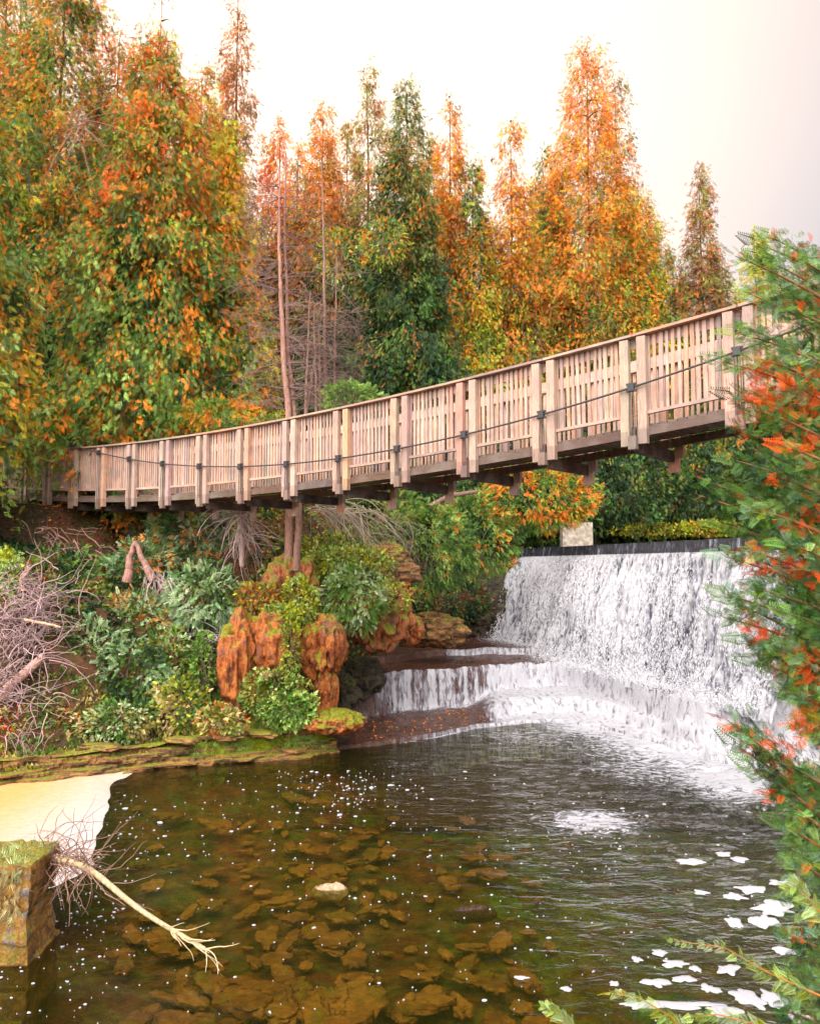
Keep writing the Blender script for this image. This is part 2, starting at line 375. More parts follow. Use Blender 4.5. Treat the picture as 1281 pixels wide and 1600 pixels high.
# ------------------------------------------------------------------ cascade: stepped stream bed carrying white water
def lip(pts, extra, z):
    a = np.array([PZ(x, y, z)[:2] for x, y in pts] + list(extra)); return a[:, 0], a[:, 1]
L1 = lip([(460, 1168), (520, 1166), (600, 1158), (680, 1146), (745, 1131), (820, 1124), (880, 1122)], [(5.3, 20.2), (6.0, 18.6), (6.6, 17.3), (8, 16.7), (10.4, 16.4)], .10)
L2 = lip([(520, 1066), (570, 1057), (620, 1051), (700, 1045), (800, 1037), (880, 1033)], [(5.4, 24.2), (5.9, 22.2), (6.4, 20), (6.8, 18.8), (8, 18.1), (10.4, 17.8)], 1.2)
LT = lip([(560, 1104), (760, 1100), (800, 1092), (900, 1088)], [(5.6, 21.6), (6.15, 19.7), (6.6, 18.1), (8, 17.4), (10.4, 17.1)], .48)
L3 = lip([(600, 1024), (660, 1016), (760, 1012), (880, 1014)], [(6, 25.3), (7, 25), (10.4, 25)], 1.42)
cx = np.arange(-2.3, 10.3, .035); cyy = np.arange(15.8, 32.2, .045)
CX, CY = np.meshgrid(cx, cyy)
jit = (fbm(np.stack([CX * 2.5, CX * 0, CX * 0], -1), 3, 21) - .5) * .35
blk = (fbm(np.stack([CX * 1.1, CY * 1.1, CX * 0], -1), 4, 22) - .5)
y1 = np.interp(CX, *L1) + jit * .6; y2 = np.interp(CX, *L2) + jit; yt = np.interp(CX, *LT) + jit; y3 = np.interp(CX, *L3) + jit * .6
rt = ss(CX, 5.4, 6.4)
d1, dt, d2, d3 = CY - y1, CY - yt, CY - y2, CY - y3
tier = ss(CX, 1.6, 2.6)
h = -.9 + .98 * ss(d1, -.10, .03) + .06 * ss(d1, 0, 3)
h = h + tier * (.34 * ss(dt, -.30 - .5 * blk, .25 + .5 * blk))
top2 = 1.2 + .05 * rt * blk
h = h + (top2 - np.where(tier > 0, .14 + .34 * tier, .14)) * ss(d2, -.32 - .3 * rt, .02) * (1 + 0 * blk)
h = h + .20 * ss(d3, -.06, .03) * (1 - rt)
strk = fbm(np.stack([CX * 9, CY * 1.2, CX * 0], -1), 4, 31) - .5
face = ss(d2, -.75, -.3) * (1 - ss(d2, .0, .25))
h = h + blk * (.10 + .55 * rt * ss(CY, 15.8, 17.5)) + strk * (.10 + .12 * rt) * np.maximum(face, rt) + (fbm(np.stack([CX * 5, CY * 5, CX * 0], -1), 4, 41) - .5) * (.05 + .22 * rt)
L_on = ss(CX, -1.35, -.9)
foam = .05 + 0 * CX
foam = foam + face * (ss(CX, -1.5, -.4) * .52 + .10 + 1.3 * strk)
foam = np.maximum(foam, (.78 * np.exp(-np.maximum(0, -(d2 + .5)) / .28)) * (d2 < -.2) * (d1 > 0) * (.45 + .55 * ss(CX, 0, 2)))        # foot of the second step
foam = np.maximum(foam, tier * .86 * ss(d1, -.3, .1) * (d2 < 0))
foam = np.maximum(foam, .62 * ss(d1, -.3, -.05) * (1 - ss(d1, .05, .18)) * ss(CX, -1.7, 1.5))
foam = np.maximum(foam, .72 * ss(d3, -.30, -.12) * (1 - ss(d3, .0, .2)) * ss(CX, .8, 1.6))
fx = np.interp(CY, [18.6, 31.2], [8.3, 4.5]) - 1.1
foam = np.maximum(foam, .85 * np.exp(-np.maximum(0, fx - CX) / .9) * (d2 > -.4))
foam = np.maximum(foam, .55 * ss(CX, 2.6, 4.6) * (d2 > 0))
foam = np.maximum(foam, rt * (.50 + 1.3 * blk + 1.2 * strk))
foam = np.clip(foam, 0, 1.1)
c = M(); c.add(*gridmesh(np.stack([CX, CY, h], -1)))
tag(c.build('stream_water', CASC, smooth=True, attrs={'foam': foam}), kind='structure')

# ------------------------------------------------------------------ the waterfall over the weir
CA, CB = np.array([4.45, 31.3]), np.array([8.78, 17.2]); nrm2 = unit(np.array([CB[1] - CA[1], -(CB[0] - CA[0])]))   # points away from the pond
if nrm2[0] > 0: nrm2 = -nrm2
ALEN = float(np.linalg.norm(CB - CA)); CREST = 4.90
A_, B_ = np.meshgrid(np.linspace(0, 1, 620), np.linspace(0, 1, 200))
lip_h = .34
drop = np.where(B_ < .12, B_ / .12 * lip_h, lip_h + (B_ - .12) / .88 * (4.0 - lip_h))
o_ = .05 + .04 * ss(B_, 0, .12) + 1.05 * np.maximum(0, (B_ - .12) / .88) ** .75
u = A_ * ALEN
big = fbm(np.stack([u * .55, drop * .45, u * 0], -1), 3, 51) - .5
fine = fbm(np.stack([u * 5.5, drop * .9, u * 0], -1), 4, 52) - .5
fin2 = fbm(np.stack([u * 11, drop * 5, u * 0], -1), 3, 53) - .5
amp = ss(B_, .11, .3)
o_ = o_ + amp * (big * .9 + fine * .35 + fin2 * .16) + ss(-A_, -.06, 0) * amp * .35
X = CA[0] + (CB[0] - CA[0]) * A_ + nrm2[0] * o_ - ss(-A_, -.1, 0) * 0; Y = CA[1] + (CB[1] - CA[1]) * A_ + nrm2[1] * o_
Y = Y + (.9 * ss(-A_, -.05, 0) * amp * B_)
Z = CREST - drop
fo = np.where(B_ < .115, .20 + .9 * fine, .62 + .30 * (1 - B_) + big * .75 + fine * .5)
fo = np.where(B_ > .85, np.maximum(fo, .85 * ss(B_, .84, .95)), fo)
wf = empty('waterfall', (6, 25, 1.2), 'broad white waterfall pouring over the straight weir crest into the stream', 'waterfall', kind='structure')
c = M(); c.add(*gridmesh(np.stack([X, Y, Z], -1)))
c.build('water_curtain', FALLMAT, wf, smooth=True, attrs={'foam': np.clip(fo, 0, 1.1)})
# weir slab behind and under the crest
q = M(); mid = (CA + CB) / 2; tdir = np.append(unit(CB - CA), 0); nn = np.append(nrm2, 0)
q.box(np.array([mid[0], mid[1], 2.6]) - nn * .55, tdir * (ALEN / 2 + .1), nn * .5, (0, 0, 2.24))
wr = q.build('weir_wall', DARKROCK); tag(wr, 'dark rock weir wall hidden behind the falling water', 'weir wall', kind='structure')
# flying strands and drops in front of the curtain
def shards(n, P, Vd, ln, wd, col):
    side = unit(np.cross(Vd, np.broadcast_to(np.array([0, -1, 0.01]), Vd.shape)))
    l = ln[:, None] * Vd; w_ = wd[:, None] * side
    V = np.stack([P - l, P + w_, P + l, P - w_], 1)
    return V.reshape(-1, 3), np.arange(4 * n).reshape(-1, 4), col
DROPS, ntd, od = mat('water_drops'); pd = principled(ntd, od, (.68, .69, .76), .3, None, .5)
n = 26000; a = RNG.random(n); b = .13 + .87 * RNG.random(n) ** .8
uu = a * ALEN; cl = fbm(np.stack([uu * 3, b * 2, uu * 0], -1), 3, 60); k = cl > .47; a, b, uu = a[k], b[k], uu[k]; n = len(a)
oo = .12 + 1.05 * ((b - .12) / .88) ** .75 + RNG.random(n) * .32 + (fbm(np.stack([uu * .55, (lip_h + (b - .12) / .88 * 3.2) * .45, uu * 0], -1), 3, 51) - .5) * .9
P = np.stack([CA[0] + (CB[0] - CA[0]) * a + nrm2[0] * oo, CA[1] + (CB[1] - CA[1]) * a + nrm2[1] * oo, CREST - (lip_h + (b - .12) / .88 * 3.25)], -1)
Vd = unit(np.stack([nrm2[0] * .25 + RNG.normal(0, .12, n), nrm2[1] * .25 + RNG.normal(0, .12, n), -np.ones(n)], -1))
d = M(); d.add(*shards(n, P, Vd, RNG.uniform(.015, .06, n), RNG.uniform(.004, .010, n), None))
n = 9000; a = RNG.random(n); oo = 1.25 + np.abs(RNG.normal(0, .35, n)); bz = 1.15 + RNG.exponential(.22, n) * np.exp(-np.abs(oo - 1.3))
P = np.stack([CA[0] + (CB[0] - CA[0]) * a + nrm2[0] * oo, CA[1] + (CB[1] - CA[1]) * a + nrm2[1] * oo, bz], -1)
d.add(*shards(n, P, unit(RNG.normal(0, 1, (n, 3)) + np.array([0, 0, .8])), RNG.uniform(.008, .03, n), RNG.uniform(.005, .012, n), None))
tag(d.build('water_spray', DROPS, wf), kind='stuff')

# ------------------------------------------------------------------ pool surface
def ell(X, Y, px, py, rx, ry, pw=2):
    c = PZ(px, py, 0); ax = abs(PZ(px + rx, py, 0)[0] - c[0]); ay = abs(PZ(px, py - ry, 0)[1] - PZ(px, py + ry, 0)[1]) / 2
    return np.exp(-(((X - c[0]) / ax) ** 2 + ((Y - c[1]) / ay) ** 2))
wx = axis(-10, 10.5, .10, 30); wy = np.arange(3, 24.5, .10)
WX, WY = np.meshgrid(wx, wy)
fm = .0 * WX
dl = np.interp(WX, *L1) - WY
fm = np.maximum(fm, .62 * np.exp(-np.maximum(dl, 0) / .25) * ss(WX, -1.5, .8) * (WX < 4))
fm = np.maximum(fm, .80 * np.exp(-np.maximum(dl, 0) / (.5 + 1.0 * ss(WX, 2, 5))) * ss(WX, 2.2, 4.6))
for e, k in (((1060, 1160, 170, 60), .84), ((1140, 1215, 120, 50), .76), ((940, 1132, 120, 26), .8), ((925, 1282, 100, 28), .66), ((830, 1150, 130, 26), .42), ((1000, 1200, 120, 40), .5), ((640, 1195, 90, 14), .30),
             ((1150, 1350, 70, 25), .1),):
    fm = np.maximum(fm, k * ell(WX, WY, *e))
rip = .02 + .9 * ell(WX, WY, 1100, 1200, 330, 110) + .6 * ell(WX, WY, 1200, 1400, 330, 240) + .09 * ss(WY, 10, 15) + .02
WZ = (fbm(np.stack([WX * 1.6, WY * 3.0, WX * 0], -1), 4, 71) - .5) * .22 * np.clip(ell(WX, WY, 1120, 1190, 200, 70) * 1.3 + ell(WX, WY, 930, 1280, 100, 30) * .5, 0, 1) + .015 * (fbm(np.stack([WX * 2, WY * 3, WX * 0], -1), 2, 72) - .5)
c = M(); c.add(*gridmesh(np.stack([WX, WY, WZ], -1)))
tag(c.build('water', POOL, smooth=True, attrs={'foam': fm, 'ripple': np.clip(rip, 0, 1)}), kind='structure')

# beige scum of foam at the left shore
FOAM, ntf, of_ = mat('beige_foam')
fn = noise(ntf, pos(ntf, (3, 1, 1)), 3, 6, .6, 1.2); s_ = N(ntf, 'ShaderNodeSeparateXYZ'); L(ntf, pos(ntf), s_.inputs[0])
fcol = mixc(ntf, maprange(ntf, math_(ntf, 'ADD', s_.outputs[0], math_(ntf, 'MULTIPLY', fn, 1.2)), -6.6, -4.6), (.52, .32, .12), (.48, .44, .45))
fcol = mixc(ntf, 1.0, fcol, maprange(ntf, noise(ntf, pos(ntf, (1, 5, 1)), 4, 6, .7, .8), .3, .7, .85, 1.12), 'MULTIPLY')
principled(ntf, of_, fcol, .9, bump(ntf, fn, .6, .02), .1)
edge = [PZ(x, y, 0)[:2] for x, y in ((215, 1202), (196, 1215), (182, 1222), (168, 1240), (173, 1258), (160, 1275), (155, 1292), (152, 1308), (150, 1330), (146, 1352), (120, 1372), (70, 1390))]
edge = np.array(edge); t = np.linspace(0, len(edge) - 1, 160); E = np.stack([np.interp(t, range(len(edge)), edge[:, i]) for i in (0, 1)], -1)
E = E + .16 * (np.stack([fbm(np.stack([t * 1.3, t * 0, t * 0], -1), 4, 81), fbm(np.stack([t * 1.3, t * 0 + 9, t * 0], -1), 4, 82)], -1) - .5)
S = np.linspace(0, 1, 60)
FX = E[None, :, 0] * (1 - S[:, None]) + (-16) * S[:, None]; FY = E[None, :, 1] + (S[:, None] * -2.2) * np.linspace(1, .3, 160)[None]
FZ = .035 * ss(S[:, None] + 0 * FX, 0, .02) + .006 + .012 * fbm(np.stack([FX * 2, FY * 2, FX * 0], -1), 3, 83) * (S[:, None] > 0)
c = M(); c.add(*gridmesh(np.stack([FX, FY, FZ], -1)))
tag(c.build('floating_foam', FOAM, smooth=True), kind='stuff')

FLK, ntk, ok_ = mat('white_foam'); principled(ntk, ok_, (.43, .43, .49), .6, bump(ntk, noise(ntk, pos(ntk), 22, 4), .4, .01), .3)
rk_ = np.random.default_rng(31); q = M()
def raft(m, px, py, rx, ry, seed, n=36):
    c = PZ(px, py, 0); a = rx / F * c[1]; b = abs(PZ(px, py - ry, 0)[1] - PZ(px, py + ry, 0)[1]) / 2
    th = np.arange(n) * 2 * pi / n; rr = .15 + 1.35 * fbm(np.stack([np.cos(th) * 2.3 + seed, np.sin(th) * 2.3, th * 0], -1), 3, seed)
    ring = lambda k, z: np.stack([c[0] + a * rr * k * np.cos(th), c[1] + b * rr * k * np.sin(th), np.full(n, z)], -1)
    V = np.stack([ring(1, .006), ring(.93, .014), ring(.5, .018), ring(.02, .018)]); V = np.concatenate([V, V[:, :1]], 1); m.add(*gridmesh(V))
for i, e in enumerate([(1080, 1348, 22, 6), (1130, 1335, 15, 4), (1155, 1344, 15, 5), (1175, 1390, 26, 7), (1148, 1402, 18, 7), (1210, 1420, 36, 12), (1192, 1440, 24, 12), (1148, 1442, 13, 11), (1238, 1462, 16, 9), (1232, 1488, 26, 8), (1030, 1490, 13, 6), (1052, 1507, 22, 6),
        (1086, 1515, 9, 5), (1138, 1516, 20, 9), (1025, 1536, 24, 8), (1068, 1531, 22, 5), (1106, 1546, 16, 8), (1055, 1572, 80, 8), (1000, 1572, 28, 7), (1168, 1560, 26, 20), (1130, 1580, 26, 10), (1212, 1562, 20, 15), (1245, 1592, 22, 14), (815, 1529, 12, 4), (884, 1546, 9, 4), (960, 1538, 8, 4), (995, 1500, 9, 5), (1215, 1380, 16, 4), (1095, 1395, 14, 4), (1232, 1340, 12, 4)]):
    raft(q, *e, seed=i * 3 + 1)
for cx_, cy_, sx_, sy_, n in ((120, 1440, 55, 70, 230), (60, 1545, 60, 30, 60), (180, 1300, 40, 50, 110), (420, 1260, 130, 50, 160), (560, 1230, 60, 25, 160), (500, 1215, 60, 14, 120), (700, 1300, 160, 80, 170), (760, 1470, 160, 80, 130), (560, 1430, 120, 90, 90), (300, 1350, 120, 60, 80), (950, 1450, 120, 80, 90), (960, 1290, 90, 30, 160), (350, 1560, 150, 40, 40)):
    for k in range(int(n * .5)):
        px, py = cx_ + rk_.normal(0, sx_), cy_ + rk_.normal(0, sy_)
        if py < 1205 or py > 1610 or px < -10: continue
        z_ = rk_.lognormal(-.35, .55); raft(q, px, py, 1.9 * z_, .62 * z_, int(rk_.integers(1, 99)), 8)
tag(q.build('foam_flecks', FLK, smooth=True), 'white rafts and flecks of foam drifting on the pool', 'foam', kind='stuff')

# ------------------------------------------------------------------ suspension footbridge
B0 = np.array([3.4, 11.7]); BD = unit(np.array([-.77, .638])); BN = np.array([.638, .77]); BN = BN / np.linalg.norm(BN)   # BN points away from the camera
def rz(t): return 7.32 + .0042 * (t - 9) ** 2
def cz(t): return 6.33 + .0125 * (t - 6.5) ** 2
def bp(t, off, z): p = B0 + BD * t + BN * off; return np.array([p[0], p[1], z])
bridge = empty('suspension_bridge', bp(8, .6, 5.8), 'long sagging timber footbridge with picket railings hung from steel cables above the stream', 'footbridge')
SP = 1.53; K0, K1, WID = -3, 14, 1.28
rb = np.random.default_rng(3)
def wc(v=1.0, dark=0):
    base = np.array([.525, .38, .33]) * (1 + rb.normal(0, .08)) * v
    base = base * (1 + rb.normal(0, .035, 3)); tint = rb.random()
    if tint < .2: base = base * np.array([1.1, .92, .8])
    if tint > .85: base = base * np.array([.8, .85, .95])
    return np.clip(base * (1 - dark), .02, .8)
T3 = np.append(BD, 0); N3 = np.append(BN, 0); Z3 = np.array([0, 0, 1.])
for side, off in ((0, 0.0), (1, WID)):
    sg = -1 if side == 0 else 1                                     # outward direction
    for k in range(K0, K1 + 1):
        for s in (-.135, .135):
            t = k * SP + s; z1 = rz(t) - .045; z0 = rz(t) - 1.66 - (.06 if side else 0)
            q = M(); col = wc(1.0)
            zz = [z0, z0 + .22, z1]; 
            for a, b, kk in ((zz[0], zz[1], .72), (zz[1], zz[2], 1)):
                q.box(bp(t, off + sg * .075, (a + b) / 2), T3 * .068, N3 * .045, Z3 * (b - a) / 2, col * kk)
            q.build('post', WOODV, bridge)
    for k in range(K0, K1):
        ta, tb = k * SP + .06, (k + 1) * SP - .06
        za, zb = rz(ta), rz(tb); d3_ = unit(bp(tb, 0, zb) - bp(ta, 0, za)); ln = (tb - ta)
        ctr = lambda dz, o: bp((ta + tb) / 2, off + o, (za + zb) / 2 + dz)
        hl = np.linalg.norm(bp(tb, 0, zb) - bp(ta, 0, za)) / 2
        q = M()
        q.box(ctr(0, sg * .04), d3_ * (hl + .075), N3 * .085, Z3 * .019, wc(.92))                 # cap rail
        q.box(ctr(-.10, -sg * .045), d3_ * (hl + .055), N3 * .018, Z3 * .075, wc(1.1))            # inner top rail
        q.build('handrail', WOODH, bridge)
        q = M(); q.box(ctr(-1.20, sg * .035), d3_ * (hl - .085), N3 * .035, Z3 * .024, wc(.95)); q.build('bottom_rail', WOODH, bridge)
        q = M(); n = 13
        for i in range(n):
            f = (i + .5) / n; t = ta + .09 + f * (ln - .18) + rb.normal(0, .006); z = rz(ta) * (1 - f) + rz(tb) * f
            lean = rb.normal(0, .006)
            L0 = -1.175 + rb.normal(0, .006) if side == 0 else -1.38
            q.box(bp(t, off + .0, z + (-.025 + L0) / 2), T3 * (.0265 + rb.normal(0, .003)), N3 * .011, (Z3 * (-L0 - .025) / 2) + T3 * lean, wc(1.05))
        q.build('railing_panel', WOODV, bridge)
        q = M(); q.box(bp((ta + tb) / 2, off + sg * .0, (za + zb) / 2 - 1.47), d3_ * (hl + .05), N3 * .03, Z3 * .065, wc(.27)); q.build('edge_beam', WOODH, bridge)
# deck boards, joists, cross beams
q = M(); t = K0 * SP
while t < K1 * SP:
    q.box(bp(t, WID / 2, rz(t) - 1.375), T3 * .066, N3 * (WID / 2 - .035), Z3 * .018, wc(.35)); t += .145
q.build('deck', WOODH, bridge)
for k in range(K0, K1 + 1):
    q = M(); z = rz(k * SP)
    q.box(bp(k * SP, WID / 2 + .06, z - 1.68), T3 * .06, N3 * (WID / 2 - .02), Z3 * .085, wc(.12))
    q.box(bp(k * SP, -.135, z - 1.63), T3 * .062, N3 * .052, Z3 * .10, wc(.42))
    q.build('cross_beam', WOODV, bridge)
    q = M(); q.box(bp(k * SP, WID + .17, z - 1.80), T3 * .09, N3 * .035, Z3 * .13, wc(1.15)); q.build('beam_end', WOODV, bridge)
    for off in (-.17, WID + .17):
        zc = cz(k * SP); q = M(); dk = (.035, .035, .045)
        q.box(bp(k * SP, off, zc), T3 * .05, N3 * .035, Z3 * .055, dk); q.box(bp(k * SP, off, zc + .05), T3 * .075, N3 * .02, Z3 * .016, dk); q.box(bp(k * SP, off, zc - .05), T3 * .075, N3 * .02, Z3 * .016, dk)
        q.build('cable_clamp', STEEL, bridge)
        q = M(); zb = z - 1.75
        for s in (-.03, .03): q.tube([bp(k * SP + s, off, zc), bp(k * SP + s * 1.5, off * 1.0, (zc + zb) / 2), bp(k * SP + s, off, zb)], .008, 5, (.08, .07, .07))
        q.build('hanger_rod', STEEL, bridge)
for off in (-.17, WID + .17):
    q = M(); ts = np.linspace(K0 * SP - 1, 11.6 * SP, 90); q.tube([bp(t, off, cz(t)) for t in ts], .016, 8, (.05, .045, .05)); q.build('cable', STEEL, bridge, smooth=True)

# ------------------------------------------------------------------ foliage engine
def diamonds(spec):
    out_ = []
    for x, y, ang, l, w_ in spec:
        d_ = np.array([cos(ang), sin(ang)]); p_ = np.array([-d_[1], d_[0]]); b = np.array([x, y])
        out_.append([b, b + d_ * l * .45 + p_ * w_ / 2, b + d_ * l, b + d_ * l * .45 - p_ * w_ / 2])
    a = np.array(out_); z = -.28 * a[..., 0] ** 2 - .12 * np.abs(a[..., 1])
    return np.concatenate([a, z[..., None]], -1)
T_FAR = diamonds([(.0, 0, .5, .55, .11), (.08, 0, -.5, .55, .11), (.28, 0, .4, .5, .10), (.34, 0, -.4, .5, .10), (.5, .0, .2, .5, .09), (.5, 0, -.2, .55, .09)])
T_MID = diamonds([(x, 0, s * .65, .42 * (1 - .55 * x), .075) for x in (.0, .15, .30, .45, .60, .75) for s in (1, -1)] + [(.7, 0, 0, .35, .07)])
_near = []
for i in range(9):
    x = .04 + i * .1; l = .50 * (1 - x * .75)
    for s in (1, -1):
        a = s * .72
        for j, f in enumerate((.1, .4, .65)):
            bx, by = x + cos(a) * l * f, sin(a) * l * f
            _near.append((bx, by, a + (.45 if j % 2 else -.45) * (1 if j else 0), l * .36, .038))
        _near.append((x + cos(a) * l * .1, sin(a) * l * .1, a, l * .9, .022))
_near.append((0, 0, 0, 1.0, .02)); T_NEAR = diamonds(_near)
T_LEAF = diamonds([(0, 0, 0, 1, .55)])
T_GRASS = diamonds([(0, 0, .15, 1, .05), (0, .03, -.2, .8, .05), (0, -.03, .4, .7, .05), (0, 0, -.5, .6, .05)])
T_ROUND = diamonds([(0, 0, .9, .5, .28), (0, 0, -.9, .5, .28), (.2, 0, .4, .5, .28), (.2, 0, -.4, .5, .28), (.4, 0, 0, .5, .28)])
PAL = dict(dark=(.022, .060, .026), green=(.10, .21, .035), mid=(.19, .32, .045), lt=(.36, .52, .13), blue=(.26, .42, .22), pale=(.46, .60, .32), yg=(.40, .45, .03), yellow=(.70, .46, .03),
           orange=(.90, .26, .018), red=(.78, .11, .018), olive=(.27, .26, .045), brown=(.26, .12, .055), rust=(.58, .19, .03), straw=(.52, .40, .18))
def colour(P, wts, rng, scale=.7, seed=0, jit=.35):
    n = len(P); v = fbm(P / scale, 3, seed); v = v + rng.normal(0, .06 * jit / .35, n)
    r = np.argsort(np.argsort(v)) / max(n - 1, 1)
    ks = list(wts); cum = np.cumsum([wts[k] for k in ks]); cum = cum / cum[-1]
    idx = np.minimum(np.searchsorted(cum, r), len(ks) - 1); C_ = np.array([PAL[k] for k in ks])[idx]
    return C_ * np.exp(rng.normal(0, .20, (n, 1))) * np.exp(rng.normal(0, .06, (n, 3)))
def sprays(m, tpl, P, X, S, C_, rng, flat=.6):
    K = len(P); X = unit(X); up = np.zeros((K, 3)); up[:, 2] = 1; up = up * flat + rng.normal(0, .5, (K, 3))
    Yv = unit(np.cross(up, X)); Zv = np.cross(X, Yv)
    R = np.stack([X, Yv, Zv], -1)                                   # columns
    T = tpl.reshape(-1, 3); V = np.einsum('kij,tj->kti', R, T) * S[:, None, None] + P[:, None]
    nq = len(tpl); c = np.repeat(C_[:, None], nq * 4, 1).reshape(K, nq, 4, 3) * np.exp(rng.normal(0, .10, (K, nq, 1, 1)))
    m.add(V.reshape(-1, 3), np.arange(K * nq * 4).reshape(-1, 4), np.clip(c.reshape(-1, 3), 0, .92))
def prof_cone(u): return (.035 + .965 * np.clip((1 - u), 0, 1) ** .82) * np.minimum(1, .6 + u * 3)
def crown_mesh(H, R, base, ncl, wts, seed, tpl=T_FAR, size=.225, nsp=10, prof=prof_cone, droop=.5, topw=None, fluff=.2, airy=0.0, front=True, hang=1.0, cscale=.30, loww=None):
    rng = np.random.default_rng(seed); nb = max(60, ncl // 9)
    u = rng.random(nb * 3); keep = rng.random(nb * 3) < (prof(u) + .12); u = u[keep][:nb]; nb = len(u)
    az = rng.random(nb) * 2 * pi; Lb = R * (prof(u) + .03) * rng.uniform(.62, 1.18, nb) * (1 + .35 * (fbm(np.stack([np.cos(az) * 1.5, np.sin(az) * 1.5, u * H / 2.2], -1), 2, seed) - .5) * 2)
    pw = Lb + .30 * R; pw = pw / pw.sum()
    b = rng.choice(nb, ncl, p=pw); s = rng.random(ncl) ** .5; s = .12 + .88 * s
    l = Lb[b]; a = az[b] + rng.normal(0, .18, ncl) * (1 - .4 * s)
    out_ = np.stack([np.cos(a), np.sin(a), 0 * a], -1)
    z = base + u[b] * (H - base) + l * (.30 * s - droop * s * s) + rng.normal(0, .12, ncl)
    P = out_ * (l * s)[:, None]; P[:, 2] = z
    P = P + rng.normal(0, .08 * R / 2, (ncl, 3)) * np.array([1, 1, .7])
    k = z < H * 1.0; P, out_, s = P[k], out_[k], s[k]
    kk = ~((np.sin(np.arctan2(P[:, 1], P[:, 0])) > .35) & (rng.random(len(P)) < .65)); P, out_ = P[kk], out_[kk]
    if airy > 0:
        kk = rng.random(len(P)) > airy * ss(P[:, 2] / H, .55, .9); P, out_ = P[kk], out_[kk]
    C0 = colour(P, wts, rng, cscale, seed)
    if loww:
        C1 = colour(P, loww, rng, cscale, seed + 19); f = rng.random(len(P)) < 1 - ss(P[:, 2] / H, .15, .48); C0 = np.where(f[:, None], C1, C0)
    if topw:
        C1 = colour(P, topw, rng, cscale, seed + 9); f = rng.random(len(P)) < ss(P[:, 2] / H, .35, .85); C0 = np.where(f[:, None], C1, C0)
    n = len(P); Pn = np.repeat(P, nsp, 0) + rng.normal(0, fluff, (n * nsp, 3)) * np.array([.55, .55, 1.25]); On = np.repeat(out_, nsp, 0)
    X = On * .75 + rng.normal(0, .45, (n * nsp, 3)); X[:, 2] -= hang * rng.random(n * nsp) * 1.6
    m = M(); sprays(m, tpl, Pn, X, size * rng.uniform(.6, 1.25, n * nsp), np.repeat(C0, nsp, 0) * np.exp(rng.normal(0, .06, (n * nsp, 1))), rng)
    return m, (u, az, Lb)
def trunk_mesh(H, r, br=None, base=0, col=(.20, .13, .10), seed=0, nlimb=26, lean=.25):
    rng = np.random.default_rng(seed + 5); m = M(); hs = np.linspace(-.4, H * .97, 14)
    wx_, wy_ = np.cumsum(rng.normal(0, lean / 14, 14)), np.cumsum(rng.normal(0, lean / 14, 14))
    P = np.stack([wx_, wy_, hs], -1); m.tube(P, np.interp(hs, [-.4, .3, H * .7, H], [r * 1.5, r, r * .25, .008]), 8, col)
    if br is not None:
        u, az, Lb = br; idx = rng.choice(len(u), min(nlimb, len(u)), False)
        for i in idx:
            z0 = base + u[i] * (H - base); s = np.linspace(0, .85, 6); l = Lb[i]
            m.tube(np.stack([np.cos(az[i]) * l * s, np.sin(az[i]) * l * s, z0 + l * (.30 * s - .5 * s * s)], -1), np.linspace(.05, .012, 6) * (r / .2), 5, col)
    return m
TREES_G = 'cedars rising behind the footbridge'
def place(o_name, x, y, label, cat, group, crown, trunk, scale=1.0, rot=0, z=None, crown_name='crown'):
    e = empty(o_name, (x, y, gh(x, y) - .1 if z is None else z), label, cat, group)
    for nm, me, mt in ((crown_name, crown, LEAF), ('trunk', trunk, BARK)):
        if me is None: continue
        if isinstance(me, M):
            mm = bpy.data.meshes.new(nm)
            o = me.build(nm, mt, None, smooth=(nm == 'trunk')); o.parent = e
        else:
            o = bpy.data.objects.new(nm, me); COL.objects.link(o); o.parent = e
    e.scale = (scale,) * 3 if not isinstance(scale, tuple) else scale
    e.rotation_euler = (0, 0, rot); return e
def cedar(px, topy, D, rpx, label, wts, seed, topw=None, base=1.0, ncl=2600, name='cedar_tree', **kw):
    """top at pixel row topy, crown radius rpx pixels at distance D"""
    rpx *= 1.40; ncl = int(ncl * 1.85); p = PY(px, topy, D); x, y = p[0], D; g0 = gh(x, y) - .1; H = p[2] - g0; R = rpx / F * D
    tr_r = kw.pop('tr', .2); tc_ = kw.pop('tcol', (.17, .11, .085))
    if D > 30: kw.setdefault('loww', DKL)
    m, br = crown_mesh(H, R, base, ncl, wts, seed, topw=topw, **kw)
    t = trunk_mesh(H, tr_r, br, base, tc_, seed)
    return place(name, x, y, label, 'tree', TREES_G, m, t, z=g0)
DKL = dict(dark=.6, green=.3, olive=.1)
GO = dict(dark=.20, green=.30, mid=.18, lt=.08, yg=.05, yellow=.03, orange=.16)
OG = dict(dark=.12, green=.22, olive=.18, yg=.12, yellow=.06, orange=.20, red=.03, rust=.07)
OR = dict(dark=.05, green=.17, olive=.24, yg=.13, yellow=.05, orange=.24, red=.04, rust=.11)
DK = dict(dark=.55, green=.33, olive=.07, rust=.05)
YG = dict(green=.25, yg=.35, yellow=.15, olive=.12, orange=.08, dark=.05)
BR = dict(brown=.45, rust=.2, olive=.25, dark=.1)
